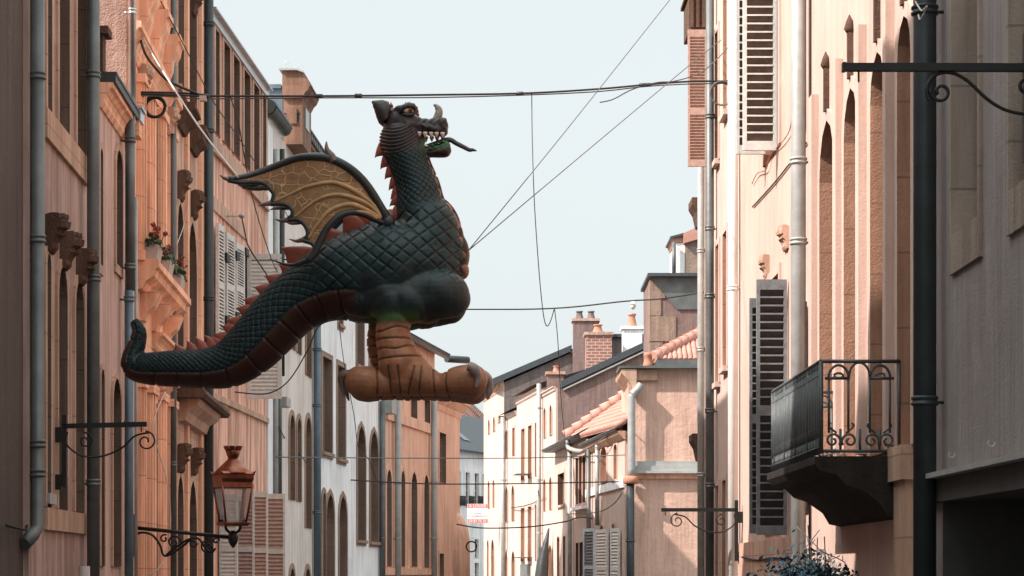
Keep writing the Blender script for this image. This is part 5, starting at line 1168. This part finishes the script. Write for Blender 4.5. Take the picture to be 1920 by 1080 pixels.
# nearest spine station
NS = 44
ids = np.empty(nv, int)
for k in range(0, nv, 20000):
    c = co[k:k + 20000]; d = (c[:, 0:1] - cx) ** 2 + (c[:, 2:3] - cz) ** 2; ids[k:k + 20000] = d.argmin(1)
ds = np.hypot(np.diff(cx), np.diff(cz)); s_arc = np.concatenate([[0], np.cumsum(ds)])
rm = np.sqrt((ra ** 2 + rw ** 2) / 2); rm_s = np.convolve(np.pad(rm, 8, mode='edge'), np.ones(17) / 17, 'valid')
vv = np.concatenate([[0], np.cumsum(ds / (2 * PI * .5 * (rm_s[1:] + rm_s[:-1]) / NS))])
along = (co[:, 0] - cx[ids]) * tx[ids] + (co[:, 2] - cz[ids]) * tz[ids]
dn = (co[:, 0] - cx[ids]) * nx[ids] + (co[:, 2] - cz[ids]) * nz[ids]; dl = co[:, 1] - DY
th = np.arctan2(dl, dn)
arc = s_arc[ids] + along
v = vv[ids] + along / (2 * PI * rm_s[ids] / NS); w = th / (2 * PI) * NS
ipx = VX + co[:, 0] * S; ipy = VY - (co[:, 2] - EYE) * S
sm = lambda x, a, b: np.clip((x - a) / (b - a), 0, 1) ** 2 * (3 - 2 * np.clip((x - a) / (b - a), 0, 1))
A_, B_ = (v + w) * .5, (v - w) * .5
# on the broad torso the scales are set on straight crossing diagonals
tor = (ipx > 590 + .35 * (ipy - 500)) & (ipy > 398 - .12 * (ipx - 760)) & (ipx > 560)
jx, jz = co[:, 0] + .012 * np.sin(co[:, 2] * 9 + 1), co[:, 2] + .012 * np.sin(co[:, 0] * 8)
A2, B2 = (jx * .66 + jz * .75) / .112, (jx * .66 - jz * .75) / .112
A_ = np.where(tor, A2, A_); B_ = np.where(tor, B2, B_)
seam = np.minimum(np.abs(ipx - 590 - .35 * (ipy - 500)) / 6, np.where(ipx > 680, np.abs(ipy - 398 + .12 * (ipx - 760)) / 6, 9)); seamf = 1 - .75 * np.exp(-seam ** 2)
fa, fb = np.abs((A_ % 1) - .5) * 2, np.abs((B_ % 1) - .5) * 2       # 1 at the edges of a scale
edge = np.maximum(fa, fb); tiltv = ((A_ % 1) + (B_ % 1)) * .5        # scales overlap towards the tail
scale_h = (1 - sm(edge, .72, .99)) * (.62 + .38 * tiltv) * seamf + (1 - seamf) * .6
# zones
iarc = s_arc[ids]
leg = sm(ipy, 606, 622) * (ipx > 640)
headm = np.clip(sm(-(ipy - 290 - (755 - ipx) * .12), -10, 10), 0, 1) * (ipx > 690)
lim = np.interp(ids, [0, 40, 110, 135, 150, 175, 239], [2.1, 1.95, 1.78, 2.0, 2.8, 2.85, 2.75])
belly = sm(np.abs(th), lim - .03, lim + .03) * (1 - headm) * (1 - leg)
# smooth thigh: no scales low on the body between the haunch outlines
thigh = sm(ipy + 14 * np.sin(ipx * .05), 498, 540) * (ipx > 640) * sm(ipx, 645, 700); thigh = thigh * (1 - leg)
belly = belly * (1 - np.clip(sm(ipx, 655, 690) * sm(ipy, 500, 530), 0, 1))
pl = arc / .24; plate = sm(np.abs((pl % 1) - .5) * 2, .84, 1.0)
scales = (1 - headm) * (1 - leg) * (1 - belly) * (1 - thigh)
relief = scales * scale_h + (1 - scales)
disp = scales * (scale_h - .6) * .016 + belly * (1 - plate) * .016
bedge = np.exp(-((np.abs(th) - lim) / .05) ** 2) * (1 - headm) * (1 - leg) * (1 - thigh); disp -= bedge * .012
# neck and cheek wrinkles, thigh muscles, leg and toe creases
wr = headm * sm(-ipx, -800, -770) * sm(ipy, 235, 255)
disp += wr * .010 * np.sin((ipy + (ipx - 740) ** 2 * .012) * .95)
disp += headm * (1 - wr) * .004 * np.sin(ipx * .5 + np.sin(ipy * .3) * 2) * sm(ipx, 775, 790)
disp += thigh * .007 * np.sin(ipx * .055 + ipy * .03 + 2 * np.sin(ipy * .05)) + thigh * .004 * np.sin(ipx * .11 - ipy * .06)
lc = np.minimum.reduce([np.abs(ipy - (624 - (ipx - 760) * .08 + 3 * np.sin(ipx * .09))), np.abs(ipy - (642 - (ipx - 760) * .05)), np.abs(ipy - (659 - (ipx - 760) * .10 + 2 * np.sin(ipx * .12))), np.abs(ipy - (677 - (ipx - 760) * .09))])
lc = np.where((ipy < 692), lc, 99)
tc_ = np.minimum.reduce([np.abs(ipx - (713 - (ipy - 720) ** 2 * .004)), np.abs(ipx - (734 + (ipy - 715) * .12)), np.abs(ipx - (752 + (ipy - 715) * .1)), np.abs(ipx - (776 - (ipy - 715) * .25)), np.abs(ipx - (792 - (ipy - 715) * .12)), np.abs(ipx - (816 + (ipy - 715) * .05)), np.abs(ipx - (838 + (ipy - 720) ** 2 * .006))])
tc_ = np.where((ipy > 694), tc_, 99); cre = np.minimum(lc, tc_); crease = np.exp(-(cre / 1.5) ** 2) * leg
disp -= crease * .016
co2 = co + no * disp[:, None]
me.vertices.foreach_set('co', (co2 - np.array(W(740, 500))).ravel())
me.update()
col = np.ones((nv, 4)); col[:, 0] = belly; col[:, 1] = leg; col[:, 2] = headm
at = me.color_attributes.new('zone', 'FLOAT_COLOR', 'POINT'); at.data.foreach_set('color', col.ravel())
jaw = ((ipx > 789) & (ipy > 264)).astype(float) * headm
col2 = np.ones((nv, 4)); col2[:, 0] = relief * (1 - .9 * np.maximum(crease, belly * plate)); col2[:, 1] = jaw; col2[:, 3] = 1; col2[:, 2] = np.exp(-((ipy - 604) / 10.) ** 2) * (ipx > 690) * (ipx < 790)
at = me.color_attributes.new('marks', 'FLOAT_COLOR', 'POINT'); at.data.foreach_set('color', col2.ravel())
at = me.attributes.new('haunch', 'FLOAT', 'POINT'); at.data.foreach_set('value', np.clip(thigh, 0, 1).ravel())
me.polygons.foreach_set('use_smooth', [True] * len(me.polygons))
def dragon_mat():
    m, t, b = new_mat('dragon_painted_skin')
    tc = _n(t, 'ShaderNodeTexCoord').outputs['Object']
    z = _n(t, 'ShaderNodeAttribute', attribute_name='zone'); k = _n(t, 'ShaderNodeAttribute', attribute_name='marks')
    zs = _n(t, 'ShaderNodeSeparateColor'); t.links.new(z.outputs['Color'], zs.inputs[0])
    ks = _n(t, 'ShaderNodeSeparateColor'); t.links.new(k.outputs['Color'], ks.inputs[0])
    n1 = ramp(t, noise(t, tc, 2.6, 5, .7), [(.3, G(0)), (.7, G(1))]); n2 = ramp(t, noise(t, tc, 11, 4, .7), [(.3, G(0)), (.7, G(1))])
    teal = mixc(t, n1, (.0055, .027, .030), (.012, .046, .046)); teal = mixc(t, math_(t, 'MULTIPLY', n2, .4), teal, (.005, .016, .018))
    teal = mixc(t, ks.outputs[0], (.003, .006, .007), teal)
    hq = _n(t, 'ShaderNodeAttribute', attribute_name='haunch'); teal = mixc(t, hq.outputs['Fac'], teal, mixc(t, n2, (.011, .017, .018), (.018, .032, .033)))
    bel = mixc(t, n1, (.050, .019, .013), (.026, .012, .010)); bel = mixc(t, ks.outputs[0], (.02, .011, .010), bel)
    lg = mixc(t, n2, (.44, .185, .095), (.22, .095, .055)); lg = mixc(t, math_(t, 'MULTIPLY', ramp(t, noise(t, tc, 5, 5, .75), [(.52, G(0)), (.64, G(1))]), .5), lg, (.36, .22, .10)); lg = mixc(t, math_(t, 'MULTIPLY', n1, .5), lg, (.20, .11, .055)); lg = mixc(t, ks.outputs[0], (.04, .018, .012), lg)
    hd = mixc(t, n2, (.026, .021, .022), (.042, .033, .033)); hd = mixc(t, math_(t, 'MULTIPLY', ks.outputs[1], n2), hd, (.05, .20, .07))
    c = mixc(t, zs.outputs[0], teal, bel); c = mixc(t, math_(t, 'MULTIPLY', ks.outputs[2], .8), c, (.055, .12, .035)); c = mixc(t, zs.outputs[1], c, lg); c = mixc(t, zs.outputs[2], c, hd)
    t.links.new(c, b.inputs['Base Color']); b.inputs['Specular IOR Level'].default_value = .3
    t.links.new(ramp(t, n2, [(0, G(.34)), (1, G(.55))]), b.inputs['Roughness'])
    bump(t, b, noise(t, tc, 40, 4, .6), .18, .01)
    return m
me.materials.append(dragon_mat()); me.name = 'body'
body = bpy.data.objects.new('body', me); C.objects.link(body); body.parent = D; ORG[body.name] = ORG[D.name].copy()

# chest plates running up the front of the neck
CM = simple('chest_plate_orange', (.24, .085, .05), .5, 0, .4, 8., .2)
rng = list(range(168, 216)); j = 0
while j < len(rng) - 5:
    i0, i1 = rng[j], rng[min(j + 5, len(rng) - 1)]; rows = []; m = MB()
    for q in range(7):
        t_ = q / 6; i = i0 + (i1 - i0) * t_; il = int(i); fr = i - il; mixl = lambda A: A[il] * (1 - fr) + A[min(il + 1, len(A) - 1)] * fr
        bulge = math.sin(PI * min(1, .08 + .9 * t_)); row = []
        for a in np.linspace(-.42, .42, 11):
            r_ = mixl(ra) - .01 + .024 * bulge * math.cos(a * 2.6)
            row.append(Vector((mixl(cx) - mixl(nx) * r_ * math.cos(a), DY + (mixl(rw)) * math.sin(a), mixl(cz) - mixl(nz) * r_ * math.cos(a))))
        rows.append(row)
    m.grid(rows); m.build('chest_plate', CM, D); j += 5
for px, py, ang in ((836, 410, -40), (850, 432, -55), (861, 456, -68), (867, 482, -82), (868, 508, -92)):
    m = MB(); a = math.radians(ang); d = Vector((math.cos(a), 0, math.sin(a))); nn = Vector((-d.z, 0, d.x)); c0 = W(px, py); rows = []
    for k in range(9):
        th_ = PI * (k + .02) / 8.04; rows.append([c0 + d * (.085 * math.cos(th_)) + Vector((0, .17 * math.sin(th_) * math.cos(b), 0)) + nn * (.065 * math.sin(th_) * math.sin(b)) for b in [2 * PI * q / 18 for q in range(18)]])
    m.grid(rows, True); m.build('chest_plate', CM, D)
# dorsal spines
def spine_blade(i, h, ln, dy=0., lean=-.35):
    m = MB(); c = Vector((cx[i], DY + dy, cz[i])); N = Vector((nx[i], 0, nz[i])); T = Vector((tx[i], 0, tz[i])); base = c + N * (ra[i] - .025)
    rows = []
    for z, wd, th_, sh in ((0, 1, 1, 0), (.3, .85, .9, lean * .12), (.6, .55, .65, lean * .45), (.85, .25, .35, lean * .85), (1.03, .03, .05, lean * 1.3)):
        q = base + N * ((h + .025) * z) + T * (ln * sh)
        rows.append([q + T * (ln * .5 * wd * math.cos(a)) + Vector((0, .03 * th_ * math.sin(a), 0)) for a in [2 * PI * k / 12 for k in range(12)]])
    m.grid(rows, True); m.face(rows[-1]); m.build('spine', 'spine', D)
pos = []
d = s_arc[62]; L_end = s_arc[226]
while d < L_end:
    i = int(np.argmin(np.abs(s_arc - d))); X, Yp = SP[i, 0], SP[i, 1]
    if X < 450 and i < 120: h, g_ = .045 + .075 * math.exp(-((X - 395) / 40.) ** 2), .125
    elif X < 575 and i < 130: h, g_ = .085, .135
    elif i < 160: h, g_ = .17, .27
    elif i < 185: h, g_ = .10, .13
    else: h, g_ = .078, .115
    spine_blade(i, h * 1.1, g_ * 1.4); d += g_
# head details
for s in (-1, 1):
    q = MB(); q.ellipsoid(W(767, 213, s * .145), 13 / S, 8 / S, 6.0 / S, 14, 10); eye = q.build('eye', 'eye_w', D)
    q = MB(); q.ellipsoid(W(770, 213, s * .168), 6.5 / S, 4.5 / S, 5.0 / S, 12, 8); q.build('iris', 'eye_o', eye)
    q = MB(); q.ellipsoid(W(771.5, 213, s * .186), 2.6 / S, 2. / S, 4.0 / S, 10, 6); q.build('pupil', 'eye_k', eye)
    q = MB(); q.tube([W(a, b, s * .165) for a, b in ((751, 218), (757, 209), (767, 205), (776, 206), (782, 213))], [.02, .034, .038, .034, .02], 10); q.tube([W(a, b, s * .165) for a, b in ((754, 220), (764, 222), (774, 221), (782, 217))], [.012, .018, .018, .012], 8); q.build('brow', 'skin_dk', D)
    # ear
    q = MB(); rows = []
    for t_, px, py, wd, dp in ((0, 724, 230, 8, .04), (.2, 722, 217, 17, .05), (.5, 717, 205, 17, .04), (.8, 710, 198, 11, .025), (1, 699, 194, 2, .01)):
        rows.append([W(px, py, s * .10) + Vector((math.cos(a) * wd / S * .75, math.sin(a) * dp * 1.2, math.cos(a) * wd / S * .62)) for a in [2 * PI * k / 14 for k in range(14)]])
    q.grid(rows, True); q.face(rows[-1]); q.build('ear', 'skin_dk', D)
    for k, (px, h) in enumerate(((775.5, 11), (787, 9), (798, 10.5), (809, 9.5), (819, 9.5), (830, 10))):
        dyy = s * np.interp(px, [770, 800, 830], [.135, .112, .095])
        q = MB(); q.lathe(W(px, 252, dyy), [(4.4 / S, 0), (4.2 / S, -3 / S), (3 / S, -h * .6 / S), (.5 / S, -h * 1.05 / S)], 10, smooth=True); q.build('tooth', 'tooth', D)
    for k, (px, y, h) in enumerate(((790, 278, 6), (800, 278, 6), (811, 277, 6), (822, 274, 5), (832, 270, 5))):
        q = MB(); q.lathe(W(px, y, s * .075), [(3.4 / S, 0), (3 / S, 2 / S), (.4 / S, h / S)], 8); q.build('tooth', 'jaw_green' if k > 1 else 'tooth', D)
    for a, b in ((735, 199), (762, 199), (770, 198), (777, 202), (782, 207)):
        q = MB(); q.lathe(W(a, b + 3, s * .10), [(3.5 / S, -3 / S), (2.5 / S, 2 / S), (.3 / S, 7 / S)], 7, axis=(-.2, 0, 1)); q.build('brow_spike', 'spine', D)
    q = MB(); q.ellipsoid(W(833, 231, s * .10), 4.5 / S, .012, 3.5 / S, 10, 8); q.build('nostril', 'eye_k', D)
q = MB(); q.tube(smooth_path([W(818, 226), W(822, 216), W(823, 207), W(819, 200), (W(813, 196))], 6), [t for t in np.interp(np.arange(25), [0, 8, 16, 24], [.046, .042, .032, .008])], 12); q.build('nose_horn', 'horn', D)
q = MB(); pt = smooth_path([W(800, 276), W(822, 268), W(842, 262), W(856, 269), (W(870, 276)), W(880, 281), W(886, 281), W(894, 283)], 6)
q.tube(pt, [t for t in np.interp(np.arange(len(pt)), [0, 14, 28, 36, 42], [.03, .026, .022, .018, .004])], 10); q.build('tongue', 'tongue', D)
# claws
for sd_ in (-1, 1):
    dy = .30 * sd_
    for dd, pts in ((-.36 if sd_ < 0 else .36, [(880, 698), (892, 704), (899, 720), (894, 738)]), (-.05, [(902, 706), (913, 714), (918, 728), (913, 745)]), (.22 if sd_ < 0 else -.22, [(890, 706), (902, 712), (908, 728), (905, 742)])):
        q = MB(); q.tube(smooth_path([W(a, b, dy + dd - (.03 if dd < -.3 else 0)) for a, b in pts], 5), [t for t in np.interp(np.arange(16), [0, 6, 15], [.05, .052, .012])], 12); q.build('claw', 'claw_grey', D)
    q = MB(); q.tube(smooth_path([W(664, 709, dy), W(650, 708, dy), W(644, 720, dy), W(650, 747, dy)], 5), [t for t in np.interp(np.arange(16), [0, 7, 15], [.055, .05, .008])], 10); q.build('claw', 'claw', D)

# ------------------------------------------------------------------ wings
LE = [(729, 418), (715, 393), (696, 361), (677, 336), (652, 314), (620, 298), (589, 294), (557, 297), (526, 308), (494, 320), (463, 330), (428, 336)]
TR = [(428, 338), (452, 342), (479, 341), (495, 344), (504, 352), (513, 363), (511, 376), (507, 382), (524, 382), (538, 385), (548, 394), (548, 404), (540, 412), (558, 412), (570, 420), (577, 433), (576, 444), (568, 450), (584, 456), (592, 466), (590, 478), (578, 488)]
IN = [(578, 488), (590, 474), (600, 452), (612, 430), (626, 413), (642, 402), (662, 398), (683, 402), (702, 411), (727, 421)]
RIBS = [[(713, 406), (700, 386), (677, 366), (650, 350), (620, 342), (576, 350), (545, 364), (514, 378)], [(714, 409), (696, 388), (665, 372), (627, 365), (589, 378), (552, 408)], [(712, 410), (694, 398), (658, 383), (620, 394), (596, 420), (578, 448)], [(706, 410), (690, 400), (672, 397), (650, 398)]]
CL = [((431, 336), (421, 334), (412, 328)), ((508, 381), (495, 383), (484, 386)), ((540, 412), (527, 414), (516, 411)), ((570, 449), (556, 452), (542, 448)), ((580, 487), (545, 497), (505, 486))]
def wing_mat():
    m, t, b = new_mat('wing_membrane')
    tc = _n(t, 'ShaderNodeTexCoord').outputs['Object']
    mp = _n(t, 'ShaderNodeMapping'); mp.inputs['Scale'].default_value = (1, .05, 1.15); mp.inputs['Rotation'].default_value = (0, .5, 0); t.links.new(tc, mp.inputs[0])
    wn = _n(t, 'ShaderNodeTexNoise'); wn.inputs['Scale'].default_value = 5; t.links.new(mp.outputs[0], wn.inputs['Vector'])
    vm = _n(t, 'ShaderNodeMixRGB'); vm.inputs[0].default_value = .15; t.links.new(mp.outputs[0], vm.inputs[1]); t.links.new(wn.outputs['Color'], vm.inputs[2])
    vo = _n(t, 'ShaderNodeTexVoronoi', feature='DISTANCE_TO_EDGE'); vo.inputs['Scale'].default_value = 8.5; t.links.new(vm.outputs[0], vo.inputs['Vector'])
    e = ramp(t, vo.outputs['Distance'], [(.012, G(1)), (.055, G(0))])
    br = ramp(t, noise(t, tc, 4, 3), [(.36, G(.15)), (.5, G(1))]); e = math_(t, 'MULTIPLY', e, br)
    n1 = ramp(t, noise(t, tc, 9, 5, .7), [(.3, G(0)), (.7, G(1))])
    base = mixc(t, n1, (.30, .165, .07), (.20, .105, .045)); base = mixc(t, math_(t, 'MULTIPLY', ramp(t, noise(t, tc, 3, 3), [(.45, G(0)), (.7, G(1))]), .5), base, (.20, .155, .05))
    t.links.new(mixc(t, math_(t, 'MULTIPLY', e, .6), base, (.62, .42, .22)), b.inputs['Base Color']); b.inputs['Roughness'].default_value = .55
    h = math_(t, 'ADD', e, math_(t, 'MULTIPLY', n1, .5)); bump(t, b, h, .45, .02); return m
M['membrane'] = wing_mat(); M['rib'] = simple('wing_rib_tan', (.46, .29, .14), .5, 0, .35, 9., .3)
from mathutils.geometry import tessellate_polygon
def wing(sign):
    cxp, cyp = 729, 418
    def wp(p, off=0.):
        px, py = p
        t_ = max(0, (729 - px) / 320.)
        if sign > 0:                                        # far wing, folded a little closer
            px = cxp + (px - cxp) * .90 - 2; py = cyp + (py - cyp) * .90 + 4
        dy = sign * (.26 + .42 * t_ + .12 * math.sin(t_ * 6)) + off * (-1 if sign < 0 else 1)
        return WU(px, py, dy)
    P2 = lambda ps: [Vector(q) for q in cr(ps, 5)]
    le, tr, inn = P2(LE), P2(TR), P2(IN)
    root_ = MB(); p = [wp(q) for q in le]
    root_.tube(p, [t for t in np.interp(np.arange(len(p)), [0, 6, 25, 45, len(p) - 1], [.055, .05, .045, .034, .026])], 12)
    ob = root_.build('wing', 'bone', D)
    e_ = MB(); p = [wp(q) for q in tr]; e_.tube(p, .024, 10); p = [wp(q) for q in inn]; e_.tube(p, [t for t in np.interp(np.arange(len(p)), [0, 15, len(p) - 1], [.04, .036, .03])], 10)
    e_.build('wing_edge', 'bone', ob)
    poly = le[:-1] + tr[:-1] + inn[:-1]
    # triangulate, then subdivide so the sheet follows the curved wing
    bmm = bmesh.new(); vs = [bmm.verts.new((q.x, q.y, 0)) for q in poly]
    for tri in tessellate_polygon([[Vector((q.x, q.y, 0)) for q in poly]]):
        try: bmm.faces.new([vs[i] for i in tri])
        except ValueError: pass
    for _ in range(3):
        long_ = [e for e in bmm.edges if e.calc_length() > 9]
        if not long_: break
        bmesh.ops.subdivide_edges(bmm, edges=long_, cuts=1); bmesh.ops.triangulate(bmm, faces=bmm.faces[:])
    mb = MB(); 
    for fc in bmm.faces:
        mb.face([wp((v_.co.x, v_.co.y), .012) for v_ in fc.verts], True); mb.face([wp((v_.co.x, v_.co.y), -.012) for v_ in fc.verts][::-1], True)
    bmm.free(); mb.build('membrane', 'membrane', ob)
    for r in RIBS:
        q = MB(); p = [wp(a, .014) for a in P2(r)]; q.tube(p, [t for t in np.interp(np.arange(len(p)), [0, len(p) * .3, len(p) - 1], [.022, .028, .012])], 8); q.build('rib', 'rib', ob)
    for a, b, c in CL:
        q = MB(); big = .03 if a[0] != 431 else .026
        q.tube(smooth_path([wp(a), wp(b), wp(c)], 6), [t for t in np.interp(np.arange(13), [0, 5, 12], [big, .02, .003])], 10); q.build('wing_claw', 'claw' if a[0] != 580 else 'bone', ob)
    q = MB(); pp = smooth_path([wp((626, 303)), wp((620, 292)), wp((613, 280)), wp((612, 265))], 6)
    q.tube(pp, [t for t in np.interp(np.arange(len(pp)), [0, 6, 12, 18], [.052, .045, .026, .004])], 10); q.build('wing_claw', 'claw', ob)
    q = MB(); q.ellipsoid(wp((727, 416)), .075, .07, .08); q.build('shoulder', 'bone', ob)
wing(-1); wing(1)
